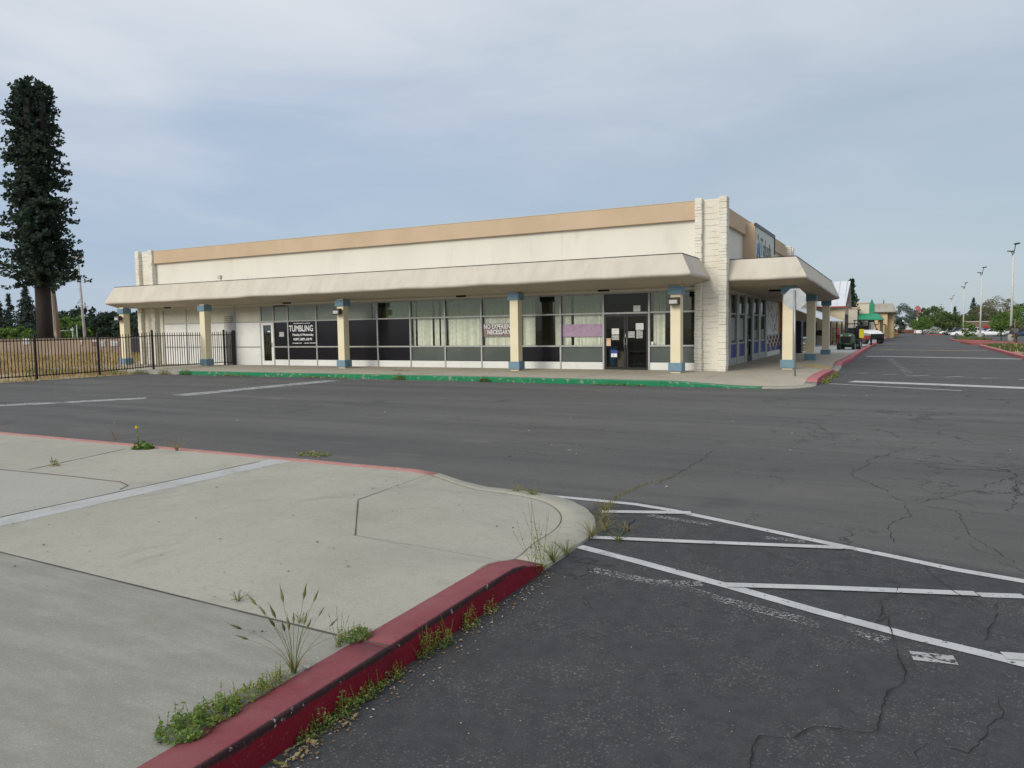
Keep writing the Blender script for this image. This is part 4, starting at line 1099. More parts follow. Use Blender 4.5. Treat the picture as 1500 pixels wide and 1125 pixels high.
def conifer(name, label, x, y, h, r, mat, ls=.5, layers=26, per=9, droop=.25, bare=.08, group=None, sparse=1.):
    t = thing(name, label, 'tree', (x, y, 0), rnd.uniform(0,6), group)
    mb = MB(); mb.tube((0,0,-.1),(0,0,h*.97),h*.02,h*.003,n=7); mb.build('trunk', M['bark'], t)
    mb = MB()
    for k in range(layers):
        f = k/(layers-1); z = h*(bare+(1-bare)*f); rr = r*(1-f)**.85*(1+.2*math.sin(k*2.4))+.12
        for j in range(per):
            a = rnd.uniform(0, 6.28); L = rr*rnd.uniform(.6,1.1); m = max(2, int(L/(ls*.55)*sparse))
            for i in range(m):
                u = (i+.6)/m; p = Vector((math.cos(a)*L*u, math.sin(a)*L*u, z-droop*L*u*u+rnd.uniform(-.15,.15)*ls))
                for _ in range(2): leafq(mb, p+rv(ls*.5), ls*rnd.uniform(.6,1.2)*(1.1-.5*u), .45)
    mb.build('crown', mat, t, fix=False); return t

# ------------------------------------------------------------------ mobile mast dressed as a pine
mx_, my_ = far(66, 62)
mono = thing('pine_cell_mast', 'tall blunt topped artificial pine tree mast with dense dark green needles', 'tree mast', (mx_, my_, 0))
mb = MB(); mb.tube((0,0,-.1),(0,0,6.6),.62,.57,n=20); mb.tube((0,0,6.6),(0,0,21.8),.50,.30,n=14,mi=1); mb.build('trunk', [M['brown_mast'], plain('mast_dark', (.014,.018,.015), .8)], mono)
mb = MB()
def mono_r(z):
    t = (z-5.4)/(22.0-5.4)
    return lerp(3.35, 1.75, t) if t > .12 else lerp(3.0, 3.3, t/.12)
for k in range(430):
    z = 5.9+16.0*((k+rnd.random())/430); a = rnd.uniform(0, 6.28)
    rr = mono_r(z)*rnd.uniform(.66, 1.12)*(1+.10*math.sin(z*2.1+a))
    if z > 21.2: rr *= .8
    dz = rnd.uniform(-.55, .25)
    d = Vector((math.cos(a), math.sin(a), 0))
    mb.tube(d*.45+Vector((0,0,z+.1)), d*rr+Vector((0,0,z+dz)), .035, .015, n=4, mi=1, cap=False)
    m = 7
    for i in range(m):
        u = .14+.88*(i+rnd.random()*.6)/m
        c = d*(rr*u)+Vector((0,0,z+.1+(dz-.1)*u))+rv(.10)
        sz = rnd.uniform(.20,.36)
        for q in range(7):      # bottle-brush tuft
            n = rv().normalized(); s_ = n.orthogonal().normalized()*sz*.34
            mb.quad([c-s_*.6, c+n*sz*.55-s_, c+n*sz*1.05, c+n*sz*.55+s_], 0)
for k in range(900):  # needles close to the mast keep the column dense
    z = rnd.uniform(6.0, 21.6); a = rnd.uniform(0,6.28); r_ = rnd.uniform(.5, .62*mono_r(z)); c = Vector((math.cos(a)*r_, math.sin(a)*r_, z))
    for q in range(6):
        n = rv().normalized(); s_ = n.orthogonal().normalized()*.12; mb.quad([c-s_*.6, c+n*.17-s_, c+n*.34, c+n*.17+s_], 0)
for k in range(60):  # crown cap
    a = rnd.uniform(0,6.28); r_ = 1.5*math.sqrt(rnd.random()); c = Vector((math.cos(a)*r_, math.sin(a)*r_, 21.7+.9*(1-(r_/1.5)**2)*rnd.random()))
    for q in range(9):
        n = rv().normalized(); s_ = n.orthogonal().normalized()*.1; mb.quad([c-s_*.6, c+n*.17-s_, c+n*.36, c+n*.17+s_], 0)
mb.build('crown', [M['mono_leaf'], M['brown_mast']], mono, fix=False)
anm = plain('antenna_cover', (.013,.017,.015), .8)
for k in range(6):
    a = .2+k*PI/3; d = Vector((math.cos(a), math.sin(a), 0)); s_ = Vector((-d.y, d.x, 0))
    mb = MB(); c = d*1.0
    mb.loft([[c-s_*.26+d*o for o in (0,)]+[c+s_*.26, c+s_*.2+d*.22, c-s_*.2+d*.22], [p+Vector((0,0,2.3)) for p in (c-s_*.26, c+s_*.26, c+s_*.2+d*.22, c-s_*.2+d*.22)]], sm=False)
    for v in range(len(mb.v)): mb.v[v] = (mb.v[v][0], mb.v[v][1], mb.v[v][2]+18.4)
    mb.tube(tuple(d*.3+Vector((0,0,19.4))), tuple(c+Vector((0,0,19.4))), .05); mb.build('antenna', anm, mono)

# ------------------------------------------------------------------ dry lot, wall and things behind it
wa, wb = Vector((*far(-260, 56), 0)), Vector((*far(225, 64), 0))
bw = thing('boundary_wall', 'long low tan block wall at the far side of the dry grass lot', 'wall', tuple(wa), math.atan2(wb.y-wa.y, wb.x-wa.x))
L = (wb-wa).length
mb = MB(); mb.box(0, L, -.1, .1, -.1, 1.42); mb.build('wall', M['tan_block'], bw)
mb = MB(); mb.box(-.02, L+.02, -.13, .13, 1.422, 1.50); mb.build('coping', plain('coping', (.30,.25,.19)), bw)
for i, (px, z0, w_, h_, m_, lb) in enumerate([(22,1.02,.40,.50,'paper','small white sign board on the tan wall left of the pine mast'),(106,.9,.26,.42,'paper_orange','small yellowish sign board fixed to the tan wall'),(128,.85,.42,.55,'kerb_pink','small pink and white sign fixed to the tan wall under the grey pole'),(140,.75,.36,.50,'paper','pale rectangular sign on the tan wall, middle of three near the column'),(157,.75,.34,.48,'letter','white square sign on the tan wall just left of the end column'),(163,.75,.30,.44,'pale_house','pale sign on the tan wall touching the end column')]):
    t_ = (px+260)/485; c = wa.lerp(wb, t_); u = (wb-wa).normalized(); n = Vector((u.y, -u.x, 0))
    s = thing('wall_sign', lb, 'sign', tuple(c+n*.11+Vector((0,0,z0))), math.atan2(u.y, u.x))
    mb = MB(); mb.box(-w_/2, w_/2, -.03, -.005, 0, h_); mb.build('board', M[m_], s)
    mb = MB(); mb.box(-w_/2*.8, w_/2*.8, -.04, -.031, h_*.55, h_*.85); mb.build('panel', M['letter'], s)
x, y = far(203, 60)
t = thing('dark_box', 'dark grey lidded stand-in box between the end column and the stone pilaster', 'dark_box', (x,y,0), .5)  # stand-in box for the dark stretch where the wall carries on
mb = MB(); mb.loft([[(-1.0,-.7,.15),(1.0,-.7,.15),(1.0,.7,.15),(-1.0,.7,.15)],[(-1.15,-.8,1.25),(1.15,-.8,1.25),(1.15,.8,1.25),(-1.15,.8,1.25)]], sm=False); mb.build('body', plain('dark_box_paint', (.05,.045,.06)), t)
mb = MB(); mb.loft([[(-1.15,-.8,1.26),(1.15,-.8,1.26),(1.15,.8,1.4),(-1.15,.8,1.4)],[(-1.15,-.8,1.31),(1.15,-.8,1.31),(1.15,.8,1.45),(-1.15,.8,1.45)]], sm=False); mb.build('lid', M['black'], t)
x, y = far(80.5, 66)
t = thing('wooden_pole', 'plain tan wooden pole leaning beside the trunk of the pine mast', 'pole', (x,y,0))
mb = MB(); mb.tube((.45,.1,-.1),(-.45,-.1,13.),.20,.15,n=10); mb.build('shaft', M['wood_pole'], t); mb = MB(); mb.tube((.22,-.15,0),(.02,-.18,7.5),.06,.06); mb.build('conduit', M['pole_white'], t)
x, y = far(122, 85)
t = thing('utility_pole', 'grey utility pole with a cross arm and side brackets beside the pine mast', 'pole', (x,y,0))
mb = MB(); mb.tube((.30,0,-.1),(-.35,0,10.9),.17,.11,n=10); mb.build('shaft', M['pole_grey'], t)
mb = MB(); mb.box(-1.35,.75,-.06,.06,10.45,10.60)
for q in (-1.3,-.8,.2,.7): mb.tube((q,0,10.6),(q,0,10.76),.04)
mb.build('cross_arm', M['wood'], t)
mb = MB(); mb.tube((-.05,0,5.6),(-.75,0,5.35),.05); mb.tube((0,0,5.3),(1.1,0,4.9),.05); mb.tube((-.1,0,5.3),(-.9,0,4.75),.04); mb.tube((-.1,0,6.1),(-.5,0,7.1),.03); mb.build('bracket', M['pole_grey'], t)
mb = MB()
for q in ((-1.3,10.76),(.7,10.76),(-.1,6.0)):
    prev = None
    for k in range(13):
        f = k/12; p = (q[0]-55*f, 30*f, q[1]-2.2*4*f*(1-f)*.6)
        if prev: mb.tube(prev, p, .018, n=4, cap=False)
        prev = p
mb.build('wire', M['black'], t)
x, y = far(127, 105)
t = thing('utility_pole', 'thin dark service pole behind the grey utility pole', 'pole', (x,y,0))
mb = MB(); mb.tube((.1,0,-.1),(-.1,0,6.3),.11,.08); mb.build('shaft', M['wood'], t); mb = MB(); mb.tube((-.25,0,4.6),(-.25,0,5.2),.16); mb.box(-.3,.3,-.04,.04,5.6,5.7); mb.build('transformer', M['pole_grey'], t)
x, y = far(93, 70)
t = thing('pipe_frame', 'thin grey pipe frame standing behind the tan wall by the leaning pole', 'pipe frame', (x,y,0), .48)
mb = MB()
for q in (-.75,.85,1.25): mb.tube((q,0,-.05),(q,0,2.75-.25*(q>0)*(q<1)),.05)
mb.tube((-1.4,0,2.12),(1.0,0,2.18),.035); mb.box(.7,.95,-.08,.08,2.15,2.35); mb.build('frame', M['galv'], t)

# trees far to the west, each its own crown
conifer('conifer_tree', 'narrow dark spire conifer, leftmost behind the dry lot', *far(-2,150), 9.4, 3.8, M['conifer'], group='conifers beyond the dry lot')
conifer('conifer_tree', 'slim short dark conifer left of the tall conifer, branches showing sky', *far(15,150), 10.0, 3.0, M['conifer'], per=6, sparse=.8, group='conifers beyond the dry lot')
conifer('conifer_tree', 'tallest grey green conifer just left of the pine mast trunk', *far(40,150), 11.6, 4.2, M['conifer'], per=15, group='conifers beyond the dry lot')
conifer('conifer_tree', 'conifer half hidden by the trunk of the pine mast', *far(56,160), 7.4, 3.2, M['conifer'], group='conifers beyond the dry lot')
tree('cedar_tree', 'broad dark cedar behind the grey utility pole', *far(133,105), 5.3, 4.6, M['cedar'], ncl=110, nl=30, ls=.38, trunk_h=.10, low=.9, group='dark trees behind the tan wall')
tree('cedar_tree', 'dark layered cedar left of the end column of the shop', *far(160,95), 4.4, 3.6, M['cedar'], ncl=100, nl=30, ls=.34, trunk_h=.10, low=.9, group='dark trees behind the tan wall')
tree('cedar_tree', 'dark cedar seen between the end column and the stone pilaster', *far(196,100), 4.7, 3.6, M['cedar'], ncl=100, nl=30, ls=.34, trunk_h=.10, low=.9, group='dark trees behind the tan wall')
tree('cedar_tree', 'dark rounded tree hugging the right of the leaning tan pole', *far(96,125), 5.7, 3.6, M['cedar'], ncl=90, nl=28, ls=.42, trunk_h=.12, low=.9, group='dark trees behind the tan wall')
tree('leafy_tree', 'yellow green leafy tree behind the thin pipe frame', *far(103,92), 4.1, 2.6, M['bright'], ncl=80, nl=26, ls=.26, trunk_h=.10, low=.9, group='leafy trees behind the tan wall')
tree('leafy_tree', 'mid green bushy tree under the tallest conifer', *far(22,105), 3.0, 3.4, M['bright'], ncl=80, nl=26, ls=.30, trunk_h=.08, low=.9, group='leafy trees behind the tan wall')
tree('leafy_tree', 'dark bushy tree at the foot of the pine mast trunk', *far(48,112), 3.4, 3.4, M['cedar'], ncl=80, nl=26, ls=.32, trunk_h=.08, low=.9, group='leafy trees behind the tan wall')
tree('leafy_tree', 'dark bushy tree at the very edge under the spire conifer', *far(-8,118), 4.4, 3.6, M['cedar'], ncl=80, nl=26, ls=.32, trunk_h=.08, low=.9, group='leafy trees behind the tan wall')
tree('leafy_tree', 'bushy dark tree behind the dark box beside the stone pilaster', *far(216,90), 3.6, 2.8, M['cedar'], ncl=70, nl=26, ls=.28, trunk_h=.08, low=.9, group='leafy trees behind the tan wall')
for k, (px, d_, h_, r_) in enumerate([(-70,120,7,5),(-120,110,6,5),(-190,120,8,6)]):
    tree('leafy_tree', ['round dark tree just beyond the edge of the view','second round tree beyond the edge of the view','outermost tree beyond the edge of the view'][k], *far(px,d_), h_, r_, M['cedar'], ncl=60, nl=22, ls=.4, trunk_h=.1, low=.9)

# dry grass: nobody could count it
mb = MB()
def blade(x, y, z, h, w_, mi, lean=.35):
    a = rnd.uniform(0,6.28); d = Vector((math.cos(a), math.sin(a), 0)); l = Vector((rnd.uniform(-1,1), rnd.uniform(-1,1), 0))*lean*h
    p = Vector((x,y,z)); mb.quad([p-d*w_, p+d*w_, p+l*.45+Vector((0,0,h*.6))+d*w_*.6, p+l+Vector((0,0,h))], mi)
wd = (wb-wa)
for k in range(26000):
    t_ = rnd.random(); v = rnd.random()**.8
    q = wa.lerp(wb, t_); p = Vector((FX-.25-rnd.random()*.5, rnd.uniform(6,22.5), 0)).lerp(q, v)
    if p.x > -36.2 and p.y > 24: continue
    nz_ = noise.noise(Vector((p.x*.22, p.y*.22, 3))); n2_ = noise.noise(Vector((p.x*.8, p.y*.8, 9)))
    if nz_ < -.22: continue
    h = (.12+.38*max(0, .35+nz_))*rnd.uniform(.6,1.3)*(1+.5*v)
    blade(p.x, p.y, -.04, h, .02+.025*v, 1 if n2_+rnd.uniform(-.3,.3) > .55 else 0)
for k in range(700):
    x = rnd.uniform(FX-.35, FX+.22); y = rnd.uniform(8, 22.0); blade(x, y, -.02, rnd.uniform(.05,.18), .012, 1 if rnd.random() < .3 else 0)
for k in range(1500):
    x = rnd.uniform(-36.8,-30.0); y = rnd.uniform(20.2,21.3); blade(x, y, -.02, rnd.uniform(.06,.32), .014, 1 if rnd.random() < .35 else 0)
tag(mb.build('dry_grass', [M['drygrass'], M['weed']], fix=False), kind='stuff')

# ------------------------------------------------------------------ stop sign seen from behind
t = thing('stop_sign', 'octagonal traffic sign seen from its bare grey back on a thin steel post', 'traffic sign', (-2.91, 23.84, .14), R(-4))
mb = MB(); mb.tube((.02,.03,-.05),(-.03,.03,2.60),.03,n=10); mb.build('post', M['galv'], t)
mb = MB(); r_ = .34
mb.loft([[(-.02+r_*math.cos(PI/8+k*PI/4), yy, 2.33+r_*math.sin(PI/8+k*PI/4)) for k in range(8)] for yy in (.066,.072)], sm=False); pl_ = mb.build('sign_plate', M['sign_back'], t)
mb = MB(); mb.loft([[(-.02+.33*math.cos(PI/8+k*PI/4), yy, 2.33+.33*math.sin(PI/8+k*PI/4)) for k in range(8)] for yy in (.0735,.0755)], sm=False); mb.build('sign_face', M['red_plastic'], pl_)
mb = MB(); mb.tube((-.025,-.004,2.52),(-.025,.075,2.52),.012,n=6); mb.tube((-.02,-.004,2.15),(-.02,.075,2.15),.012,n=6); mb.build('bolt', M['galv'], t)
# ------------------------------------------------------------------ neighbouring stores along the side street
def at_(n, x, y, label, cat, rz=0, dz=0., group=None): return thing(n, label, cat, (x, y, gz(x,y)+dz), rz, group)
fs = at_('farm_store', -7., 66., 'tan sided store with white metal gable roof and low lean-to beyond the shop', 'building')
def fp(mb, name, mats, **k):
    o = mb.build(name, mats, None, **k); o.location = (7., -66., -gz(-7,66)); o.parent = fs; return o
mb = MB(); mb.box(-20,-7.2,47,74.8,-.4,4.2); fp(mb, 'wall', M['store_siding'])
mb = MB(); mb.box(-12,-4.95,75.,82.,-.4,3.5)
mb.loft([[(-12,75.,3.5),(-12,82.,3.5),(-12,78.5,5.6)],[(-4.95,75.,3.5),(-4.95,82.,3.5),(-4.95,78.5,5.6)]], sm=False)
mb.box(-4.95,-4.85,75.0,75.2,-.4,3.5); fp(mb, 'entrance_wall', M['store_siding'])
mb = MB()
for s in (-1, 1):
    e = 78.5+s*4.1; mb.loft([[(-12,78.5,5.78),(-4.62,78.5,5.78),(-4.62,78.5,5.70),(-12,78.5,5.70)],[(-12,e,3.40),(-4.75,e,3.40),(-4.75,e,3.32),(-12,e,3.32)]], sm=False)
for k in range(12): mb.tube((-11.7+k*.62,78.4,5.80),(-11.7+k*.62,74.4,3.42),.02,n=4)
fp(mb, 'metal_roof', M['metal_roof'], fix=True)
mb = MB(); mb.box(-12,-4.7,74.36,74.42,3.20,3.32); mb.box(-4.74,-4.68,74.4,82.6,3.20,3.30); fp(mb, 'eave_trim', M['red_trim'])
mb = MB(); mb.box(-4.95,-4.90,76.,81.,-.3,2.6); mb.box(-4.95,-4.90,77.6,79.4,3.5,4.6); fp(mb, 'opening', M['dark_room'])
mb = MB(); mb.box(-4.95,-4.86,76.9,80.1,3.75,4.5); fp(mb, 'sign', M['red_trim'])
mb = MB(); mb.loft([[(-7.3,56.,3.05),(-7.3,74.,3.05),(-7.3,74.,2.98),(-7.3,56.,2.98)],[(-4.75,56.,1.95),(-4.75,74.,1.95),(-4.75,74.,1.88),(-4.75,56.,1.88)]], sm=False); fp(mb, 'lean_to_roof', M['metal_roof'])
mb = MB()
for y in (56.2,62,68,73.8): mb.box(-5.05,-4.93,y-.06,y+.06,-.35,1.92)
fp(mb, 'lean_to_post', M['wood'])
mb = MB(); mb.box(-7.2,-7.12,50,74,-.2,1.9); fp(mb, 'shop_window', M['dark_room'])
fp(MB().box(-6.2,-6.05,48.4,48.55,0,3.1).box(-7.2,-5.2,48.4,48.55,3.0,3.12), 'awning_frame', M['store_siding'])
gs = at_('grocery_store', -7., 98., 'cream store with bright green awning and a pointed green gable', 'building')
def gpart(mb, name, mats, **k):
    o = mb.build(name, mats, None, **k); o.location = (7., -98., -gz(-7,98)); o.parent = gs; return o
mb = MB(); mb.box(-22,-5.9,86.6,110,-.7,3.95); mb.box(-22,-3.9,110,122,-.7,4.35); mb.box(-22,-4.35,85.6,86.6,-.7,3.4); gpart(mb, 'wall', M['store_cream'])
mb = MB(); mb.box(-5.5,-4.25,85.5,86.7,3.25,3.42); mb.box(-22,-5.82,86.5,110,3.95,4.08); mb.box(-22,-3.82,109.9,122.1,4.35,4.48); gpart(mb, 'cornice', M['tan_band'])
mb = MB(); mb.loft([[(-5.9,92,2.85),(-5.9,109,2.85),(-5.9,109,2.2),(-5.9,92,2.2)],[(-2.7,92.3,2.80),(-2.7,108,2.80),(-2.2,108.4,2.1),(-2.2,92.0,2.1)]], sm=False); gpart(mb, 'awning', M['green_awning'])
mb = MB(); mb.loft([[(-4.05,yy,1.9),(-3.5,yy,1.9),(-3.5,yy,4.1),(-3.78,yy,4.85),(-4.05,yy,4.1)] for yy in (107.2,109.7)], sm=False); gpart(mb, 'gable', M['green_metal'])
mb = MB(); mb.box(-5.9,-5.85,88,108,-.6,1.9); mb.box(-5.3,-4.4,85.58,85.59,-.4,.8) if False else None; gpart(mb, 'shop_window', M['dark_room'])
mb = MB()
for y in (93,100,107.5): mb.box(-2.6,-2.4,y-.1,y+.1,-.7,2.1)
gpart(mb, 'awning_post', M['store_tan'])
ts = at_('tan_tower_store', -4., 134., 'golden tan block building with grey mansard roof beyond the green awning', 'building')
def tp(mb, name, mats, **k):
    o = mb.build(name, mats, None, **k); o.location = (4., -134., -gz(-4,134)); o.parent = ts; return o
mb = MB(); mb.box(-20,-2.35,132,150,-1.,3.3); mb.box(-2.35,-1.55,134,150,-1.,3.3); tp(mb, 'wall', M['store_tan'])
mb = MB(); mb.loft([[(-20.2,131.5,3.5),(-1.2,131.5,3.5),(-1.2,151,3.5),(-20.2,151,3.5)],[(-20.,132.5,4.85),(-1.7,132.5,4.85),(-1.7,150,4.85),(-20.,150,4.85)]], sm=False); tp(mb, 'mansard_roof', M['mansard'])
mb = MB(); mb.box(-20.2,-1.2,131.5,151,3.3,3.495); tp(mb, 'eave', M['lamp_body'])
mb = MB(); mb.box(-4.1,-2.7,130.2,132,-1.,1.5); tp(mb, 'porch_wall', M['store_tan']); mb = MB(); mb.box(-4.2,-2.6,130.1,132,1.5,1.62); tp(mb, 'porch_coping', M['lamp_body'])
mb = MB(); mb.box(-3.9,-3.1,130.17,130.19,-.9,.9); tp(mb, 'opening', M['dark_room'])
mb = MB(); mb.loft([[(-3.1-.12,140-.12,4.85),(-3.1+.12,140-.12,4.85),(-3.1+.12,140+.12,4.85),(-3.1-.12,140+.12,4.85)],[(-3.12,139.98,5.8),(-3.08,139.98,5.8),(-3.08,140.02,5.8),(-3.12,140.02,5.8)]], sm=False); tp(mb, 'finial', M['lamp_body'])

# goods on the far pavement
t = at_('storage_locker', -5.15, 43.6, 'tall narrow dark navy cabinet beside the far end of the shop', 'cabinet', dz=.15)
mb = MB(); mb.box(-.2,.2,-.4,.4,.05,1.75); mb.build('body', M['navy'], t, bevel=.02); mb = MB(); mb.box(.2,.215,-.36,.36,.12,1.68); mb.build('door', M['navy'], t); MB().box(-.2,.2,-.4,.4,0,.05).build('foot', M['black'], t)
def bag(name, label, x, y, z, mat, grp):
    mb = MB(); rings = []
    for k in range(7):
        u = k/6*2-1; hw = .22*(1-.25*abs(u)**3); hh = .075*(1-abs(u)**4)+.012
        rings.append([(hw*math.cos(a)*(1 if abs(math.cos(a)) < .9 else 1), u*.34, .085+hh*math.sin(a)) for a in [2*PI*j/10 for j in range(10)]])
    mb.loft(rings); o = mb.build(name, mat); o.location = (x, y, z); return tag(o, label, 'bag', grp)
pz = gz(-5,48)+.152
t = at_('pallet', -5.35, 48.2, 'low wooden pallet under the stacked garden bags', 'pallet', dz=.152)
mb = MB()
for k in range(5): mb.box(-.5+k*.22,-.38+k*.22,-.6,.6,.10,.12)
mb.build('deck', M['wood'], t); mb = MB()
for q in (-.5,0,.5): mb.box(-.5,.5,q-.04,q+.04,0,.099)
mb.build('bearer', M['wood'], t)
nm = ['lowest','second','third','top']
for k in range(4):
    for s in (0, 1): bag('soil_bag', '%s green and white bag at the %s of the pallet by the navy cabinet' % (nm[k], ('near end','far end')[s]), -5.35, 47.85+s*.7, pz+.125+k*.17, M['bag_green'], 'green garden bags on the pallet')
for k in range(3): bag('mulch_bag', '%s orange bag stacked on the pavement in front of the green bags' % nm[k], -5.3, 46.9, pz+.0+k*.165, M['bag_orange'], 'orange bags on the pavement')
t = at_('grill', -5.6, 60.5, 'black barbecue grill under the white lean-to roof', 'grill', dz=.16)
mb = MB(); mb.loft([[(-.3,-.5,.75),(.3,-.5,.75),(.3,.5,.75),(-.3,.5,.75)],[(-.3,-.5,.95),(.3,-.5,.95),(.3,.5,.95),(-.3,.5,.95)],[(-.12,-.48,1.15),(.12,-.48,1.15),(.12,.48,1.15),(-.12,.48,1.15)]], sm=False); mb.build('lid', M['black'], t)
for a, b in ((-.25,-.45),(.25,-.45),(-.25,.45),(.25,.45)): MB().tube((a,b,0),(a*.9,b*.9,.76),.025).build('leg', M['galv'], t)
MB().box(-.3,.3,-.9,-.52,.72,.76).box(-.3,.3,.52,.9,.72,.76).build('shelf', M['wood'], t)
t = at_('hand_truck', -4.7, 63.2, 'bright red hand truck standing right of the third side column', 'hand truck', dz=.16)
mb = MB()
for s in (-.2,.2): mb.tube((s,0,.1),(s,.12,1.3),.03)
for q in (.3,.6,.9,1.28): mb.tube((-.2,.1*q,q),(.2,.1*q,q),.025)
mb.build('frame', M['red_plastic'], t); MB().box(-.25,.25,-.3,0,.02,.05).build('toe_plate', M['red_plastic'], t)
for s in (-.27,.27): MB().tube((s-.03,.1,.13),(s+.03,.1,.13),.13,n=14).build('wheel', M['rubber'], t)
t = at_('wheelbarrow', -4.6, 68.2, 'dark wheelbarrow with red tray parked against the tan entrance wall', 'wheelbarrow', dz=.16)
mb = MB(); mb.loft([[(-.25,-.3,.35),(.25,-.3,.35),(.2,.3,.4),(-.2,.3,.4)],[(-.4,-.55,.75),(.4,-.55,.75),(.36,.5,.75),(-.36,.5,.75)]], sm=False); mb.build('tray', M['red_trim'], t)
mb = MB()
for s in (-1,1): mb.tube((s*.12,.8,.2),(s*.28,-1.0,.62),.022); mb.tube((s*.25,-.3,.4),(s*.25,-.35,0),.022)
mb.build('frame', M['black'], t); MB().tube((-.05,.8,.2),(.05,.8,.2),.2,n=16).build('wheel', M['rubber'], t)
t = at_('rocking_chair', -4.55, 73.2, 'brown slatted garden chair against the corner of the tan entrance', 'chair', R(60), dz=.16)
MB().box(-.28,.28,-.25,.25,.4,.44).build('seat', M['wood'], t)
mb = MB()
for k in range(5): mb.box(-.27+k*.12,-.2+k*.12,.25+.0,.28,.45,1.1)
mb.box(-.28,.28,.25,.285,1.1,1.18); mb.build('backrest', M['wood'], t)
for a in (-.26,.26):
    for b in (-.23,.24): MB().box(a-.025,a+.025,b-.025,b+.025,0,.4 if b > 0 else .62).build('leg', M['wood'], t)
    MB().box(a-.03,a+.03,-.27,.27,.62,.65).build('armrest', M['wood'], t)
def wheel(p, x, y, r, w_, axis='x', name='wheel'):
    mb = MB(); a = (w_/2,0,0) if axis == 'x' else (0,w_/2,0)
    mb.tube((x-a[0],y-a[1],r),(x+a[0],y+a[1],r),r,n=18); o = mb.build('wheel', M['rubber'], p)
    mb = MB(); mb.tube((x-a[0]*1.08,y-a[1]*1.08,r),(x+a[0]*1.08,y+a[1]*1.08,r),r*.6,n=14); mb.build('rim', M['rim'], o); return o
t = at_('ride_on_mower', -3.0, 50.0, 'dark green ride-on mower with rolled bar parked by the red kerb', 'mower', R(-8), dz=.16)
gm = plain('mower_green', (.032,.10,.04), .5)
mb = MB(); mb.loft([[(-.38,-.8,.35),(.38,-.8,.35),(.38,.1,.35),(-.38,.1,.35)],[(-.36,-.75,.85),(.36,-.75,.85),(.36,.1,.8),(-.36,.1,.8)],[(-.25,-.6,1.0),(.25,-.6,1.0),(.28,.05,.92),(-.28,.05,.92)]], sm=False); mb.build('hood', gm, t, bevel=.04)
MB().box(-.26,.26,-.83,-.80,.42,.78).build('grille', M['black'], t)
for s in (-.24,.24): MB().box(s-.07,s+.07,-.79,-.74,.80,.90).build('headlight', M['lamp_glass'], t)
mb = MB()
for k in range(14): a, b = 2*PI*k/14, 2*PI*(k+1)/14; mb.tube((.19*math.cos(a),.05+.08*math.sin(a),1.12+.16*math.sin(a)),(.19*math.cos(b),.05+.08*math.sin(b),1.12+.16*math.sin(b)),.018,n=5)
mb.tube((0,-.1,.85),(0,.05,1.12),.025); mb.build('steering_wheel', M['black'], t)
MB().box(-.55,.55,-.35,.45,.12,.30).build('mowing_deck', gm, t, bevel=.04); MB().box(-.35,.35,.1,.85,.4,.62).build('body', M['black'], t, bevel=.04)
mb = MB(); mb.box(-.24,.24,.25,.7,.62,.74); mb.box(-.24,.24,.62,.74,.72,1.15); mb.build('seat', M['black'], t, bevel=.04)
mb = MB(); mb.tube((-.35,.8,.5),(-.35,.85,1.55),.03); mb.tube((.35,.8,.5),(.35,.85,1.55),.03); mb.tube((-.35,.85,1.55),(.35,.85,1.55),.03); mb.build('roll_bar', M['black'], t)
for s in (-.42,.42): wheel(t, s, -.6, .2, .16); wheel(t, s*1.1, .6, .29, .24)
t = at_('yellow_sign_board', -2.5, 55., 'bright yellow upright sign board behind the green mower', 'sign', R(8), dz=.16)
MB().box(-.15,.15,-.02,.02,.62,1.2).build('board', M['yellow'], t); MB().box(-.3,.3,-.2,.2,0,.05).tube((0,0,.05),(0,0,.46),.03).build('stand', M['black'], t)
t = at_('utility_cart', -2.8, 67.5, 'roofed dark utility cart with white hood and navy canopy near the green awning', 'utility cart', R(38), dz=.16)
mb = MB(); mb.loft([[(-.7,-1.4,.4),(.7,-1.4,.4),(.7,1.4,.4),(-.7,1.4,.4)],[(-.72,-1.4,.8),(.72,-1.4,.8),(.72,1.4,.85),(-.72,1.4,.85)]], sm=False); mb.build('body', M['black'], t, bevel=.05)
mb = MB(); mb.loft([[(-.6,-1.45,.8),(.6,-1.45,.8),(.65,-.5,.85),(-.65,-.5,.85)],[(-.5,-1.3,1.0),(.5,-1.3,1.0),(.6,-.5,1.15),(-.6,-.5,1.15)]], sm=False); mb.build('hood', M['car_white'], t, bevel=.05)
mb = MB()
for s in (-.68,.68): mb.tube((s,-.5,1.1),(s*.92,-.15,1.9),.035); mb.tube((s,.55,.85),(s*.92,.5,1.9),.035)
mb.build('roll_cage', M['black'], t); MB().box(-.7,.7,-.35,.65,1.88,1.95).build('roof', M['navy'], t, bevel=.03); MB().box(-.6,.6,.55,1.4,.86,1.3).build('cargo_bed', M['navy'], t, bevel=.03)
MB().box(-.55,.55,-.1,.4,.85,1.0).box(-.55,.55,.36,.48,1.0,1.45).build('seat', M['black'], t)
for s in (-.68,.68):
    for y in (-.95,.95): wheel(t, s, y, .31, .24)
t = at_('trailer', -2.55, 62.0, 'small red and grey flat trailer in front of the roofed utility cart', 'trailer', R(185), dz=.16)
mb = MB(); mb.box(-.3,.3,-.6,.6,.42,.72); mb.build('box', M['red_trim'], t, bevel=.02); MB().box(-.32,.32,-.62,.62,.722,.80).build('lid', M['galv'], t); MB().tube((0,-.7,.4),(0,-1.4,.35),.03).build('drawbar', M['black'], t)
for s in (-.38,.38): wheel(t, s, .1, .22, .12)
t = at_('barrier', *far(1311,135), 'orange plastic barrier at the end of the red kerb', 'barrier', dz=0)
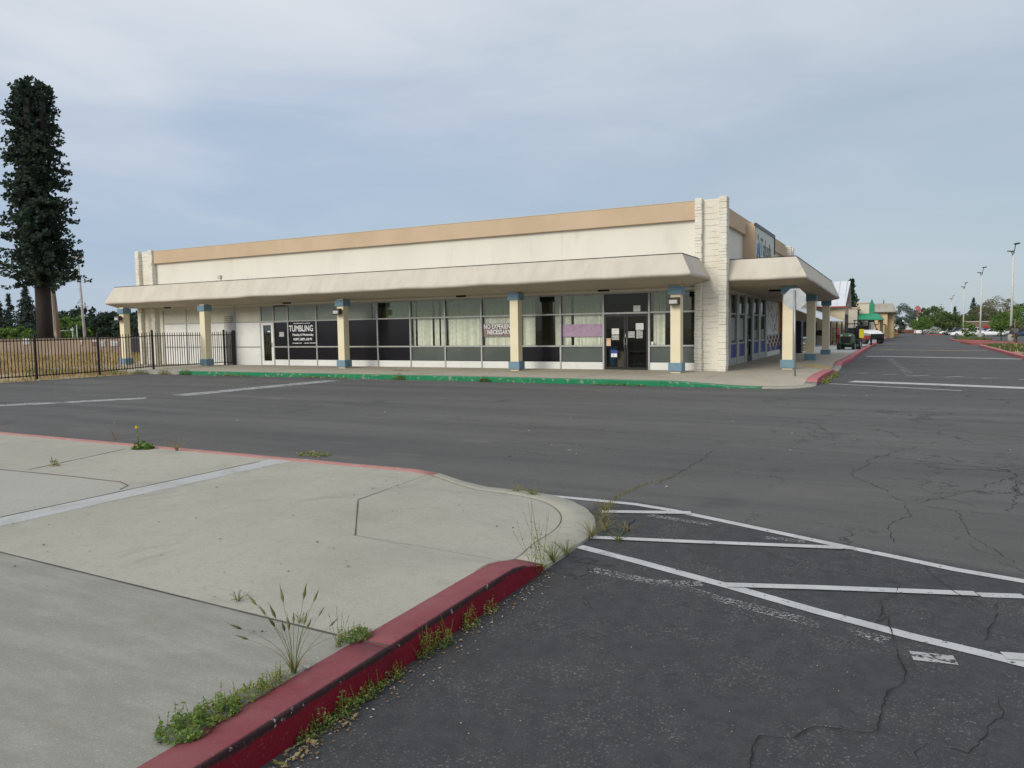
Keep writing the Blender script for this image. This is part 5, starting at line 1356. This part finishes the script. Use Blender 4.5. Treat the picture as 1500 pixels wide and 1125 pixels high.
mb = MB(); mb.loft([[(-.5,-.25,0),(.5,-.25,0),(.5,.25,0),(-.5,.25,0)],[(-.5,-.12,.4),(.5,-.12,.4),(.5,.12,.4),(-.5,.12,.4)],[(-.48,-.08,1.0),(.48,-.08,1.0),(.48,.08,1.0),(-.48,.08,1.0)]], sm=False); mb.build('body', M['orange'], t, bevel=.02); MB().box(-.5,.5,-.135,.135,.55,.7).build('band', M['letter'], t)
conifer('conifer_tree', 'dark ragged conifer rising behind the white gable roof', *far(1246,84), 6.5, 1.7, M['cedar'], ls=.42, layers=22, per=8)

# ------------------------------------------------------------------ cars
def car(name, label, x, y, rz, paint, kind='sedan', group='cars parked across the side aisle'):
    t = thing(name, label, 'car', (x, y, gz(x,y)), rz, group)
    L, Wd = (4.7, .9) if kind == 'sedan' else (4.6, .93)
    hb = .92 if kind == 'sedan' else 1.02; hr = 1.44 if kind == 'sedan' else 1.72
    if kind == 'truck': L, hb, hr = 5.6, 1.1, 1.85
    def sec(px, zl, zh, hw):
        return [(px,-hw*.96,zl),(px,-hw,lerp(zl,zh,.45)),(px,-hw*.94,zh-.06),(px,-hw*.82,zh),(px,hw*.82,zh),(px,hw*.94,zh-.06),(px,hw,lerp(zl,zh,.45)),(px,hw*.96,zl)]
    h2 = L/2
    mb = MB()
    mb.loft([sec(h2,.38,.62,Wd*.72),sec(h2-.12,.25,.72,Wd*.9),sec(h2-.7,.2,hb-.12,Wd),sec(h2-1.3,.2,hb-.02,Wd),sec(0,.2,hb,Wd),sec(-h2+1.0,.2,hb+.02,Wd),sec(-h2+.25,.22,hb-.02,Wd*.97),sec(-h2+.03,.3,hb-.12,Wd*.9),sec(-h2,.4,hb-.25,Wd*.8)])
    body = mb.build('body', paint, t)
    f0, f1, r0, r1 = {'sedan':(h2-1.35,h2-2.15,-h2+1.25,-h2+.55),'suv':(h2-1.25,h2-1.9,-h2+.45,-h2+.12),'truck':(h2-1.6,h2-2.2,-h2+2.3,-h2+2.15)}[kind]
    def cs(px, z, hw): return [(px,-hw,z),(px,hw,z)]
    mb = MB()
    A = [(f0,-Wd*.84,hb-.03),(f0,Wd*.84,hb-.03),(r1,Wd*.84,hb-.0),(r1,-Wd*.84,hb-.0)]
    B = [(f1,-Wd*.66,hr),(f1,Wd*.66,hr),(r0,Wd*.66,hr-.02),(r0,-Wd*.66,hr-.02)]
    mb.loft([A, [(p[0]*.5+q[0]*.5, p[1]*.5+q[1]*.5+(.02 if q[1]>0 else -.02), p[2]*.5+q[2]*.5) for p,q in zip(A,B)], B], sm=False)
    mb.build('cabin', paint, t, bevel=.05)
    mb = MB()
    def win(i, j, u0, u1, v0, v1):
        def pt(u, v):
            a = Vector(A[i]).lerp(Vector(A[j]), u); b = Vector(B[i]).lerp(Vector(B[j]), u); return a.lerp(b, v)
        c = [pt(u0,v0),pt(u1,v0),pt(u1,v1),pt(u0,v1)]; n = (c[1]-c[0]).cross(c[3]-c[0]).normalized()
        ctr = sum(c, Vector())/4; 
        if n.dot(ctr-Vector((0,0,hb))) < 0: n = -n
        mb.quad([p+n*.035 for p in c])
    win(0,1,.06,.94,.12,.92); win(2,3,.08,.92,.2,.9)
    for i, j in ((1,2),(3,0)):
        win(i,j,.10,.47,.14,.9); win(i,j,.52,.90,.14,.9)
    mb.build('window', M['car_glass'], t, fix=False)
    for s in (-1,1):
        for px in (h2-.95, -h2+.95): 
            mb = MB(); mb.tube((px,s*Wd*.80,.33),(px,s*Wd*1.0,.33),.335,n=20); wo = mb.build('wheel', M['rubber'], t)
            mb = MB(); mb.tube((px,s*Wd*.9,.33),(px,s*Wd*1.01,.33),.20,n=14); mb.build('rim', M['rim'], wo)
        MB().box(h2-.28,h2-.05,s*Wd*.45,s*Wd*.84,.58,.74).build('headlight', M['lamp_glass'], t, bevel=.03)
        MB().box(-h2-.01,-h2+.12,s*Wd*.5,s*Wd*.84,hb-.38,hb-.18).build('tail_light', M['red_light'], t, bevel=.03)
        MB().box(f0-.2,f0-.05,s*Wd*.95,s*Wd*1.13,hb-.02,hb+.13).build('mirror', paint, t, bevel=.03)
    MB().box(h2-.03,h2+.01,-Wd*.5,Wd*.5,.38,.55).build('grille', M['black'], t)
    MB().box(-h2-.02,-h2+.01,-.26,.26,.5,.64).build('number_plate', M['letter'], t)
    return t
w_ = M['car_white']
car('parked_car', 'white hatchback seen from behind at the far end of the side aisle', *far(1346,200), R(84), w_, 'suv')
car('parked_car', 'low white car facing the aisle, its dark front wheel nearest the lane', *far(1411,141), R(196), w_)
car('parked_car', 'white sedan behind the red paved planter, between two lamp poles', *far(1450,148), R(190), w_)
car('parked_truck', 'white pickup truck between the low white car and the white sedan', *far(1431,156), R(200), w_, 'truck')
car('parked_car', 'white van-like car directly behind the young planter tree', *far(1466,150), R(248), w_, 'suv')
car('parked_car', 'white car touching the base of the nearest lamp pole', *far(1476,152), R(250), w_, 'suv')
car('parked_car', 'navy car parked behind the white sedan', *far(1444,172), R(185), M['car_blue'], 'suv')
car('parked_car', 'dark blue car at the right edge beyond the nearest lamp pole', *far(1497,140), R(200), M['car_blue'], 'suv')
car('parked_truck', 'black pickup just behind the low white car', *far(1404,168), R(190), M['car_black'], 'truck')
car('parked_car', 'white sedan by the white flowering shrub, front toward the lane', *far(1388,205), R(200), w_)
car('parked_car', 'white sedan left of another white one under the olive tree', *far(1379,212), R(200), w_)
car('parked_car', 'distant white car above the white flowering shrub', *far(1370,240), R(10), w_, 'suv')
car('parked_car', 'distant white car left of the white flowering shrub', *far(1359,240), R(8), w_, 'suv')
car('parked_car', 'silver car far back between the second and third lamp poles', *far(1420,215), R(15), M['car_silver'], 'suv')

# ------------------------------------------------------------------ lot lamps
def lamp_pole(label, x, y, rz, h=9.9):
    t = thing('lot_lamp', label, 'lamp pole', (x, y, gz(x,y)), rz, 'tall lamp poles of the parking lot')
    MB().tube((0,0,-.1),(0,0,.75),.30,.28,n=16).build('base', M['concrete_base'], t)
    MB().tube((0,0,.75),(0,0,h-.7),.135,.085,n=10).build('pole', M['pole_white'], t)
    for s in (-1, 1):
        h_ = h; h = h_+(.28 if s > 0 else -.22)
        mb = MB(); mb.tube((0,0,h-.9),(s*.20,0,h+.12*s),.045,n=6); mb.build('bracket', M['lamp_body'], t)
        mb = MB(); mb.loft([[(s*.12,-.2,h-.02+.12*s),(s*.12,.2,h-.02+.12*s),(s*.12,.2,h+.12+.12*s),(s*.12,-.2,h+.12+.12*s)],[(s*.58,-.17,h+.06+.12*s),(s*.58,.17,h+.06+.12*s),(s*.58,.17,h+.17+.12*s),(s*.58,-.17,h+.17+.12*s)]], sm=False); mb.build('lamp_head', M['lamp_body'], t)
        h = h_
    return t
for (px, d, lb, rz_) in ((1481,80,'tallest looking pale lamp pole, nearest of the parking lot row',R(-40)),(1436,110,'second nearest pale lamp pole, by the white sedan',R(-30)),(1411,146,'third pale lamp pole, rising behind the low white car',R(-35)),(1393.5,200,'fourth lamp pole with level twin heads by the olive tree',R(10)),(1377,290,'most distant lamp pole showing above the olive tree',R(-30))):
    lamp_pole(lb, *far(px, d), rz_)

# ------------------------------------------------------------------ planters east of the aisle
def planter(label, x0, x1, y0, y1, topmat, green=True, n=0, group='red kerbed planters along the aisle'):
    t = thing('planter_island', label, 'planter', ((x0+x1)/2,(y0+y1)/2,gz((x0+x1)/2,(y0+y1)/2)), 0, group)
    cx_, cy_ = (x1-x0)/2, (y1-y0)/2
    def rr(inset, z):
        out = []; r = min(cx_, 1.6)
        for q, (sx, sy) in enumerate(((1,1),(-1,1),(-1,-1),(1,-1))):
            for k in range(6):
                a = PI/2*q + PI/2*k/5
                px_, py_ = sx*(cx_-r)+math.cos(a)*(r-inset), sy*(cy_-r)+math.sin(a)*(r-inset)
                out.append((px_, py_, z+gz((x0+x1)/2+px_, (y0+y1)/2+py_)-gz((x0+x1)/2,(y0+y1)/2)))
        return out
    mb = MB(); mb.loft([rr(0,-.1), rr(0,.13), rr(.03,.155), rr(.2,.155), rr(.22,.08)], caps=False, sm=False); mb.build('kerb', M['kerb_rose'] if green else M['red_kerb2'], t)
    mb = MB(); mb.f = []; ring = rr(.21,.13); mb.quad(ring); mb.build('bed', topmat, t)
    return t
M['red_kerb2'] = paint_mat('brick_red_paint', (.30,.085,.07), (.26,.20,.17), .5)
planter('long grassy planter with faded red kerb at the right edge', 4.75, 9.0, 38., 64., M['earth'])
planter('planter topped with red painted paving, next to the low white car', 4.7, 9.0, 70., 84., M['red_kerb2'], False)
planter('small planter with a dark green shrub beyond the red paved one', 4.8, 8.5, 92., 104., M['earth'])
planter('distant planter under the white flowering shrub', *(lambda q: (q[0]-1.5, q[0]+2.5, q[1]-3, q[1]+3))(far(1366,175)), M['earth'])
mb = MB()
for k in range(7000):
    x = rnd.uniform(5.0,8.8); y = rnd.uniform(38.5,63.6)
    if noise.noise(Vector((x*.5,y*.3,5))) < -.25: continue
    blade(x, y, gz(x,y)+.12, rnd.uniform(.06,.22), .03, 0 if rnd.random() < .88 else 1)
for k in range(900):
    x = rnd.uniform(5.2,8.2); y = rnd.uniform(92.5,103.5); blade(x, y, gz(x,y)+.12, rnd.uniform(.15,.4), .04, 0)
tag(mb.build('planter_grass', [M['broad'], M['drygrass']], fix=False), kind='stuff')
t = thing('tree_stake', 'thin orange brown stake beside the spindly young tree', 'stake', (*far(1486.5,62), gz(6,62)+.1)); MB().tube((0,0,0),(0,0,1.9),.035).build('stake', M['wood'], t); MB().box(-.08,.08,-.01,.01,1.2,1.24).build('tie', M['black'], t)
tree('young_tree', 'spindly young tree tied to a stake in the grassy planter', *far(1489,63), 2.0, .55, M['olive'], ncl=26, nl=16, ls=.10, trunk_h=.3, low=.8)
tree('young_tree', 'bright green young tree in front of the white parked cars', *far(1467,86), 3.35, 1.15, M['bright'], ncl=60, nl=26, ls=.13, trunk_h=.30, low=.75)
tree('shrub', 'dark green upright shrub between the second and third lamp poles', *far(1418,112), 2.5, .95, M['bright'], ncl=46, nl=24, ls=.14, trunk_h=.08, low=.9, cat='shrub')
tree('shrub', 'round shrub covered in white blossom in the distant planter', *far(1366,175), 1.9, 1.7, M['white_flower'], ncl=46, nl=26, ls=.17, trunk_h=.05, low=.8, cat='shrub')
G = 'trees beyond the parking lot'
tree('lot_tree', 'spreading dark olive tree with a domed crown behind the blossom shrub', *far(1384,185), 5.6, 3.9, M['broad'], ncl=130, nl=34, ls=.26, group=G, trunk_h=.2, low=.8)
tree('lot_tree', 'dark green tree left of and behind the domed olive tree', *far(1367,215), 8.2, 3.4, M['broad'], ncl=90, nl=28, ls=.30, group=G, trunk_h=.15, low=.9)
tree('lot_tree', 'bright green round tree right of the white hatchback', *far(1352,165), 4.1, 1.7, M['bright'], ncl=60, nl=26, ls=.18, group=G, trunk_h=.3)
tree('lot_tree', 'small bright tree over the brick wall left of the white hatchback', *far(1341,180), 3.8, 1.5, M['bright'], ncl=50, nl=24, ls=.18, group=G, trunk_h=.35)
tree('lot_tree', 'tall grey green airy tree beside the golden tan building', *far(1324,230), 9.0, 3.2, M['grey_leaf'], ncl=90, nl=26, ls=.26, group=G, clump=.26, trunk_h=.2, low=.9)
tree('lot_tree', 'second shorter grey green airy tree, right of the tall one', *far(1338,240), 7.6, 2.2, M['grey_leaf'], ncl=60, nl=24, ls=.26, group=G, clump=.28, trunk_h=.2, low=.9)
tree('lot_tree', 'dark bush against the foot of the golden tan building', *far(1317,160), 3.6, 1.1, M['cedar'], ncl=40, nl=24, ls=.16, group=G, trunk_h=.1)
tree('lot_tree', 'dark tree behind the red and white pole sign', *far(1350,275), 8.6, 3.2, M['cedar'], ncl=70, nl=26, ls=.32, group=G, trunk_h=.15, low=.9)
tree('lot_tree', 'mid green tree between the fourth and third lamp poles', *far(1404,205), 5.6, 3.2, M['broad'], ncl=80, nl=26, ls=.25, group=G, trunk_h=.15, low=.9)
tree('lot_tree', 'olive green tree behind the dark upright shrub', *far(1422,215), 5.6, 3.4, M['broad'], ncl=80, nl=26, ls=.25, group=G, trunk_h=.15, low=.9)
tree('lot_tree', 'large olive tree left of the second lamp pole', *far(1440,225), 8.4, 4.6, M['olive'], ncl=150, nl=30, ls=.30, group=G, trunk_h=.12, low=.9)
tree('lot_tree', 'big pale twiggy tree between the two nearest lamp poles', *far(1462,235), 11.0, 5.6, M['bare'], ncl=170, nl=30, ls=.26, group=G, clump=.25, trunk_h=.2, low=.9)
tree('lot_tree', 'broad brown olive tree under the pale twiggy one', *far(1453,215), 6.6, 4.4, M['olive'], ncl=120, nl=28, ls=.27, group=G, trunk_h=.12, low=.9)
tree('lot_tree', 'full green tree cut by the right edge of the view', *far(1504,180), 7.6, 4.2, M['bright'], ncl=110, nl=28, ls=.26, group=G, trunk_h=.15, low=.9)
tree('lot_tree', 'dark tree showing over the green one at the right edge', *far(1490,260), 10.2, 4.0, M['cedar'], ncl=80, nl=26, ls=.34, group=G, trunk_h=.15, low=.9)
conifer('lot_conifer', 'dark pointed conifer left of the large olive tree', *far(1425,270), 10.2, 2.8, M['cedar'], ls=.55, layers=18, per=8, group=G)
conifer('lot_conifer', 'small dark conifer tip right of the fourth lamp pole', *far(1398,290), 7.5, 2.4, M['cedar'], ls=.55, layers=16, per=8, group=G)
tree('lot_tree', 'low dark tree between the fourth and third lamp poles', *far(1409,285), 6.0, 3.2, M['cedar'], ncl=60, nl=24, ls=.32, group=G, trunk_h=.15, low=.9)
for k, px in enumerate((1530, 1580, 1650)):
    tree('lot_tree', ['first','second','third'][k]+' green tree outside the right edge of the view', *far(px,190), 7.5, 4.5, M['broad'], ncl=60, nl=22, ls=.36, group=G, trunk_h=.15, low=.9)
tag(None, None) if False else None
# a distant wooded band that reads as one mass
mb = MB()
for k in range(150):
    px = rnd.uniform(1300,1700); x, y = far(px, rnd.uniform(300,360)); crown_mesh(mb, Vector((x,y,gz(x,y)+2.2)), 4.5, rnd.uniform(2.,4.2), 14, 14, .6, low=.9)
for k in range(110):
    px = rnd.uniform(-300,240); x, y = far(px, rnd.uniform(190,240)); crown_mesh(mb, Vector((x,y,2.0)), 5., rnd.uniform(1.,2.1), 14, 14, .5, low=.9)
tag(mb.build('treeline', M['broad'], fix=False), kind='stuff')

# far buildings and signs at the end of the aisle
x, y = far(1322, 265)
t = thing('pale_house', 'pale grey house with a low gable at the end of the aisle', 'house', (x,y,gz(x,y)))
mb = MB(); mb.box(-3.4,3.4,-3,3,-.2,2.4); mb.build('wall', M['pale_house'], t)
mb = MB(); mb.loft([[(-3.8,-3.4,2.4),(3.8,-3.4,2.4),(0,-3.4,4.4)],[(-3.8,3.4,2.4),(3.8,3.4,2.4),(0,3.4,4.4)]], sm=False); mb.build('roof', M['metal_roof'], t); MB().box(-1,1,-3.04,-3.0,.8,1.9).build('window', M['car_glass'], t)
x, y = far(1330, 235)
t = thing('brick_wall', 'low red brick wall with pale coping in front of the pale grey house', 'wall', (x,y,gz(x,y)), R(-3))
MB().box(-4.4,4.0,-.15,.15,-.2,1.0).build('wall', M['red_brick'], t); MB().box(-4.45,4.05,-.2,.2,1.003,1.25).build('coping', M['store_cream'], t)
x, y = far(1343.5, 265)
t = thing('pole_sign', 'tall red and white oval sign on a white pole above the trees', 'sign', (x,y,gz(x,y)))
MB().tube((0,0,0),(0,0,5.2),.3,.28).build('pole', M['pole_white'], t)
mb = MB(); mb.loft([[(1.15*math.cos(2*PI*k/20), yy, 7.3+2.1*math.sin(2*PI*k/20)) for k in range(20)] for yy in (-.2,.2)], sm=False); mb.build('sign_face', plain('faded_red_sign', (.40,.12,.11)), t)
MB().box(-.9,-.55,-.26,-.21,5.6,8.2).build('stripe', M['letter'], t)
x, y = far(1397.5, 205)
t = thing('small_shed', 'little pale gabled kiosk between the fourth and third lamp poles', 'kiosk', (x,y,gz(x,y)))
MB().box(-.8,.8,-.8,.8,-.1,2.0).build('wall', M['pale_house'], t)
mb = MB(); mb.loft([[(-1.,-1.,2.0),(1.,-1.,2.0),(0,-1.,3.0)],[(-1.,1.,2.0),(1.,1.,2.0),(0,1.,3.0)]], sm=False); mb.build('roof', M['mansard'], t); MB().box(-.5,.5,-.83,-.8,0,1.4).build('opening', M['dark_room'], t)
x, y = far(1442, 195)
t = thing('brown_restaurant', 'brown brick restaurant with red and white awning behind the parked cars', 'building', (x,y,gz(x,y)), R(20))
MB().box(-1.9,1.6,0,8,-.2,3.4).build('wall', M['wood'], t); MB().box(-2.0,1.7,-.2,8.2,3.4,3.6).build('cornice', M['store_cream'], t)
mb = MB(); mb.loft([[(-.4,0,2.3),(.9,0,2.3),(.9,-.7,1.9),(-.4,-.7,1.9)],[(-.4,0,2.25),(.9,0,2.25),(.9,-.7,1.8),(-.4,-.7,1.8)]], sm=False); mb.build('awning', M['red_plastic'], t); MB().box(-1.7,-1.2,-.03,0,.8,2.2).build('window', M['car_glass'], t)

# ------------------------------------------------------------------ weeds near the camera
def leafy(name, label, x, y, z, rx, ry, h, n, ls, mats=('weed','weed_yellow','weed_dry'), mixp=(.75,.2,.05), rz=0, cat='weed', stems=10, group='weeds along the kerbs'):
    t = thing(name, label, cat, (x,y,z), rz, group)
    mb = MB()
    for k in range(n):
        a = rnd.uniform(0,6.28); r_ = math.sqrt(rnd.random()); e = 1-r_*r_
        qx, qy = math.cos(a)*r_*rx, math.sin(a)*r_*ry; bp_ = noise.noise(Vector((qx*26+x*9, qy*26+y*9, 4)))
        if bp_ < -.12 and rnd.random() < .8: continue
        p = Vector((qx, qy, rnd.random()**1.5*h*(.25+.75*e)*max(.25, .75+1.3*bp_)+.004))
        nrm = (rv()*.8+Vector((0,0,.9))).normalized(); u = rnd.random()
        leafq(mb, p, ls*rnd.uniform(.55,1.2), .55, 0 if u < mixp[0] else (1 if u < mixp[0]+mixp[1] else 2), nrm)
    nb_ = len(mats)
    for k in range(stems):
        a = rnd.uniform(0,6.28); r_ = math.sqrt(rnd.random())*.8; p = Vector((math.cos(a)*r_*rx, math.sin(a)*r_*ry, 0)); q = p+Vector((rnd.uniform(-.4,.4)*h, rnd.uniform(-.4,.4)*h, h*rnd.uniform(.7,1.35)))
        mb.tube(p, q, .0012, .0007, n=4, mi=1, cap=False)
        for i in range(4): leafq(mb, p.lerp(q, rnd.uniform(.5,1)), ls*.6, .5, 0)
    mb.build('foliage', [M[m_] for m_ in mats], t, fix=False); return t
def grass_heads(name, label, x, y, z, n, h, spread, head=.05, dry=.3, group='weeds along the kerbs'):
    t = thing(name, label, 'weed', (x,y,z), 0, group)
    ms = mh = MB()
    for k in range(n):
        a = rnd.uniform(0,6.28); hh = h*rnd.uniform(.45,1.05); sp_ = spread*rnd.uniform(.1,1)
        d = Vector((math.cos(a), math.sin(a), 0)); prev = d*.01; mi = 1 if rnd.random() < dry else 0
        for i in range(1, 6):
            u = i/5; p = d*(.01+sp_*u**1.7)+Vector((0,0,hh*(u-.18*u*u*sp_/spread))); ms.tube(prev, p, .0014*(1.2-u*.5), .0012*(1.1-u*.5), n=4, mi=mi, cap=False); last = prev; prev = p
        ax = (prev-last).normalized(); L = head*rnd.uniform(.6,1.2)
        hr_ = min(.0075, L*.11); mh.tube(prev, prev+ax*L*.35, .0018, hr_, n=6, mi=2, cap=False); mh.tube(prev+ax*L*.35, prev+ax*L, hr_, .0010, n=6, mi=2, cap=False)
        for j in range(9):
            c = prev+ax*L*rnd.uniform(.1,1); e = c+(ax+rv(.5)).normalized()*L*.4; mh.tube(c, e, .0005, .0003, n=3, mi=2, cap=False)
    for k in range(n):
        a = rnd.uniform(0,6.28); d = Vector((math.cos(a), math.sin(a), 0)); s_ = Vector((-d.y,d.x,0))*min(.003,h*.012); L = min(.16,h)*rnd.uniform(.25,.9)
        mi_ = 1 if rnd.random() < dry+.15 else 0; q_ = d*L*.4+Vector((0,0,L*.55)); ms.quad([s_, -s_, q_-s_*.7, q_+s_*.7], mi_); ms.quad([q_+s_*.7, q_-s_*.7, d*L+Vector((0,0,L*.45))], mi_)
    ms.build('foliage', [M['weed'], M['weed_dry'], M['seed']], t, fix=False); return t
KZ = .15
leafy('weed_clump', 'dense dark green clover-like mat at the very bottom behind the red kerb', -2.46,1.88,KZ,.105,.11,.085,1250,.0115,mixp=(.9,.1,0))
leafy('weed_clump', 'green mat dotted yellow behind the red kerb, second from the bottom', -2.455,2.03,KZ,.085,.11,.075,900,.0105,mixp=(.6,.4,0))
leafy('weed_clump', 'yellowish green low mat behind the red kerb, third from the bottom', -2.45,2.19,KZ,.065,.11,.06,520,.0095,mixp=(.45,.5,.05))
leafy('weed_clump', 'thin yellow green wisps behind the red kerb just below the seeded grass', -2.44,2.32,KZ,.055,.09,.06,260,.009,mixp=(.35,.55,.1),stems=22)
grass_heads('seeding_grass', 'tall grass with drooping bristly seed heads growing behind the red kerb', -2.43,2.44,KZ,17,.33,.27,.065,.35)
leafy('weed_clump', 'small green grassy tuft at the joint of the red kerb', -2.43,2.88,KZ,.07,.09,.05,620,.0095,mixp=(.8,.15,.05),stems=14)
leafy('weed_clump', 'slender upright weed just left of the kerb joint tuft', -2.44,2.76,KZ,.02,.02,.15,110,.009,stems=6)
grass_heads('grass_tuft', 'small dry grass tuft in the pavement joint', -3.39,2.985,KZ,26,.05,.05,.012,.7)
grass_heads('grass_tuft', 'tiny pale grass tuft in the pavement joint near the kerb', -2.83,2.90,KZ,12,.045,.035,.01,.5)
for (y_, rx, ry, h, n, lb, mp_) in ((2.30,.035,.10,.06,420,'green weeds at the foot of the red kerb, nearest the bottom of the view',(.8,.1,.1)),(2.50,.04,.09,.07,460,'small white flecked green weeds at the foot of the red kerb',(.8,.15,.05)),(2.66,.035,.09,.065,420,'green weed row at the foot of the kerb below its joint',(.75,.2,.05)),(2.84,.03,.09,.055,300,'yellow green weed row at the foot of the kerb past its joint',(.5,.4,.1)),(3.12,.04,.05,.12,330,'taller leafy weed leaning on the painted kerb face',(.8,.2,0)),(3.27,.045,.07,.10,360,'bushy green weed at the middle of the kerb face',(.75,.2,.05)),(3.56,.05,.08,.08,340,'yellowish feathery weed at the kerb foot before its far end',(.3,.5,.2)),(3.80,.04,.06,.06,150,'dry sprig at the kerb foot near its far end',(.1,.3,.6))):
    leafy('weed_clump', lb, -2.175, y_, .003, rx*1.15, ry*1.1, h*1.15, int(n*.95), .0095, mixp=mp_)
leafy('dead_leaf_pile', 'brown dried leaf scraps at the foot of the near red kerb', -2.13,2.15,.003,.05,.13,.02,70,.016,mixp=(0,.05,.95),stems=0)
leafy('dead_leaf_pile', 'tan dried leaf scraps beside the kerb opposite the seeded grass', -2.12,2.43,.003,.04,.07,.018,40,.015,mixp=(0,.05,.95),stems=0)
leafy('tall_weed', 'tall airy branching weed at the end of the red kerb', -2.22,4.58,.02,.09,.09,.36,240,.012,mixp=(.7,.25,.05),stems=16)
grass_heads('grass_tuft', 'green grass tuft along the flush kerb beyond the tall airy weed', -2.21,4.80,.01,40,.14,.10,.015,.2)
grass_heads('grass_tuft', 'short green grass fringe before the start of the white stripe', -2.20,5.02,.01,40,.10,.10,.012,.3)
for (x_, y_, n, h, lb) in ((-2.20,5.52,46,.14,'yellow brown grass clump on the rounded corner of the pavement'),(-2.18,5.78,50,.11,'dry grass clump between the first two white stripes'),(-2.30,6.08,56,.12,'dry grass clump beside the end of the short white stripe'),(-2.42,6.40,46,.11,'tan grass clump where the asphalt crack meets the corner'),(-1.97,5.52,30,.09,'little green tuft growing over the middle white stripe'),(-2.02,5.85,26,.08,'small tuft in the crack between the white stripes'),(-3.52,6.74,46,.10,'dry grass tuft along the far side of the flush kerb'),(-3.28,6.66,60,.09,'greener grass tuft right of the dry one on the flush kerb')):
    grass_heads('grass_tuft', lb, x_, y_, .004, n, h, .12, .012, .75 if 'green' not in lb else .2)
leafy('rosette_weed', 'dark green leafy rosette weed growing on the pink kerb', -9.17,6.57,KZ,.17,.12,.11,300,.04,mixp=(1,0,0),stems=0)
t = thing('dandelion', 'tall stem with a yellow flower rising from the rosette on the pink kerb', 'flower', (-9.27,6.58,KZ), 0)
mb = MB(); mb.tube((0,0,0),(-.02,0,.27),.007,.005,n=5); mb.tube((0,0,.08),(-.07,.03,.20),.005,.004,n=5); mb.build('stem', M['weed'], t)
mb = MB()
for k in range(26): leafq(mb, Vector((-.02,0,.28))+rv(.018), .02, .5)
mb.build('flower_head', M['flower'], t, fix=False)
grass_heads('grass_tuft', 'dry stalks standing on the pink kerb right of the rosette', -8.55,6.62,KZ,30,.16,.18,.03,.9)
grass_heads('grass_tuft', 'thin dry stalks at the pink kerb left of the rosette', -10.25,6.9,KZ,14,.16,.06,.03,.9)
leafy('weed_clump', 'brown dry sprig in the slab joint near the rosette', -8.98,5.25,KZ,.06,.06,.08,60,.02,mixp=(.1,.2,.7))
leafy('weed_clump', 'flat green patch of weed on the bare asphalt beyond the pink kerb', -7.2,7.75,.004,.30,.16,.03,220,.025,mixp=(.4,.4,.2),stems=0)
for (x_, y_, lb) in ((-1.98,23.6,'weed strip at the foot of the rose kerb nearest the crossing line'),(-1.95,26.2,'weed strip at the foot of the rose kerb by the ramp'),):
    leafy('weed_clump', lb, x_, y_, .01, .14, .9, .14, 420, .035, mixp=(.35,.4,.25))
wl_ = [(-26.3,'leafy dark weed at the west end of the green kerb',.42,.30),(-27.6,'tall dry and green weed near the fence end of the green kerb',.5,.26),(-29.2,'brown weed heap at the corner where fence meets green kerb',.8,.14),(-15.45,'dark weed on the green kerb under the blinds',.32,.22),(-12.05,'low weed on the green kerb left of the middle column',.30,.14),(-23.5,'dry grass strip along the green kerb below the lettered window',1.2,.06),(-19.0,'dry grass strip along the green kerb below the black windows',1.6,.06),(-7.4,'tiny weed strip along the green kerb near the last front column',1.2,.04)]
for x_, lb, rx, h in wl_:
    dry_ = 'dry' in lb or 'brown' in lb
    leafy('weed_clump', lb, x_, 20.93-(.3 if x_ > -8 else 0), .02, rx*.8, .10, h*.8, 200, .04, mixp=(.2,.3,.5) if dry_ else (.85,.1,.05), stems=14)
leafy('weed_clump', 'flat brown weed in the pavement crack under the windows', -17.3,23.6,.15,.5,.08,.05,110,.035,mixp=(.2,.2,.6),stems=0)
# grass living in the long asphalt crack
mb = MB()
cp = resample([(-2.44,6.45),(-2.52,7.03),(-2.43,7.77),(-2.22,8.4),(-2.02,8.9),(-1.72,9.22)], .02)
for x_, y_ in cp:
    f_ = 1-sstep(6.8,9.4,y_)*.7
    for k in range(int(1+5*f_*f_)):
        blade(x_+rnd.gauss(0,.007+.012*f_), y_+rnd.gauss(0,.02), .002, rnd.uniform(.006,.018)*(.5+f_), .003, 0 if rnd.random() < .85 else 1)
tag(mb.build('crack_grass', [M['moss'], M['weed']], fix=False), kind='stuff')
# scraps lying about
mb = MB()
def flake(x, y, z, s, mi):
    a = rnd.uniform(0,6.28); c = Vector((x,y,z)); d = Vector((math.cos(a), math.sin(a), 0))*s; e = Vector((-d.y,d.x,0))*rnd.uniform(.3,.8); u = Vector((0,0,rnd.uniform(.1,.5)*s))
    mb.quad([c-d, c-e+u, c+d, c+e+u*.4], mi)
for k in range(420):   # grit and leaf scraps at the near kerb foot
    flake(-2.17+abs(rnd.gauss(0,.07)), rnd.uniform(1.6,4.6), .005, rnd.uniform(.003,.012), 1 if rnd.random() < .7 else 0)
for k in range(160): flake(rnd.uniform(-2.0,1.6), rnd.uniform(2.0,5.5), .006, rnd.uniform(.002,.006), 0)
for k in range(75): flake(rnd.uniform(-7,-2.6), rnd.uniform(2.2,6.2), .154, rnd.uniform(.005,.016), 2)
for k in range(120): flake(rnd.uniform(-28,-3), 20.75+rnd.gauss(0,.15), .008, rnd.uniform(.02,.06), 1 if rnd.random() < .7 else 0)
for k in range(70): flake(rnd.uniform(-16,2), rnd.uniform(7.5,20), .008, rnd.uniform(.01,.035), rnd.choice((0,0,1)))
for k in range(30): flake(rnd.uniform(-2.0,-1.2), rnd.uniform(34,48), .01, rnd.uniform(.02,.05), 0)
for x_, y_, s in ((-2.41,2.5,.02),(-1.4,38,.12),(-26.9,20.85,.07),(-16.9,20.7,.05)): flake(x_, y_, .158 if y_ < 3 else .02, s, 0)
tag(mb.build('litter', [M['litter'], M['litter_brown'], M['black']], fix=False), kind='stuff')
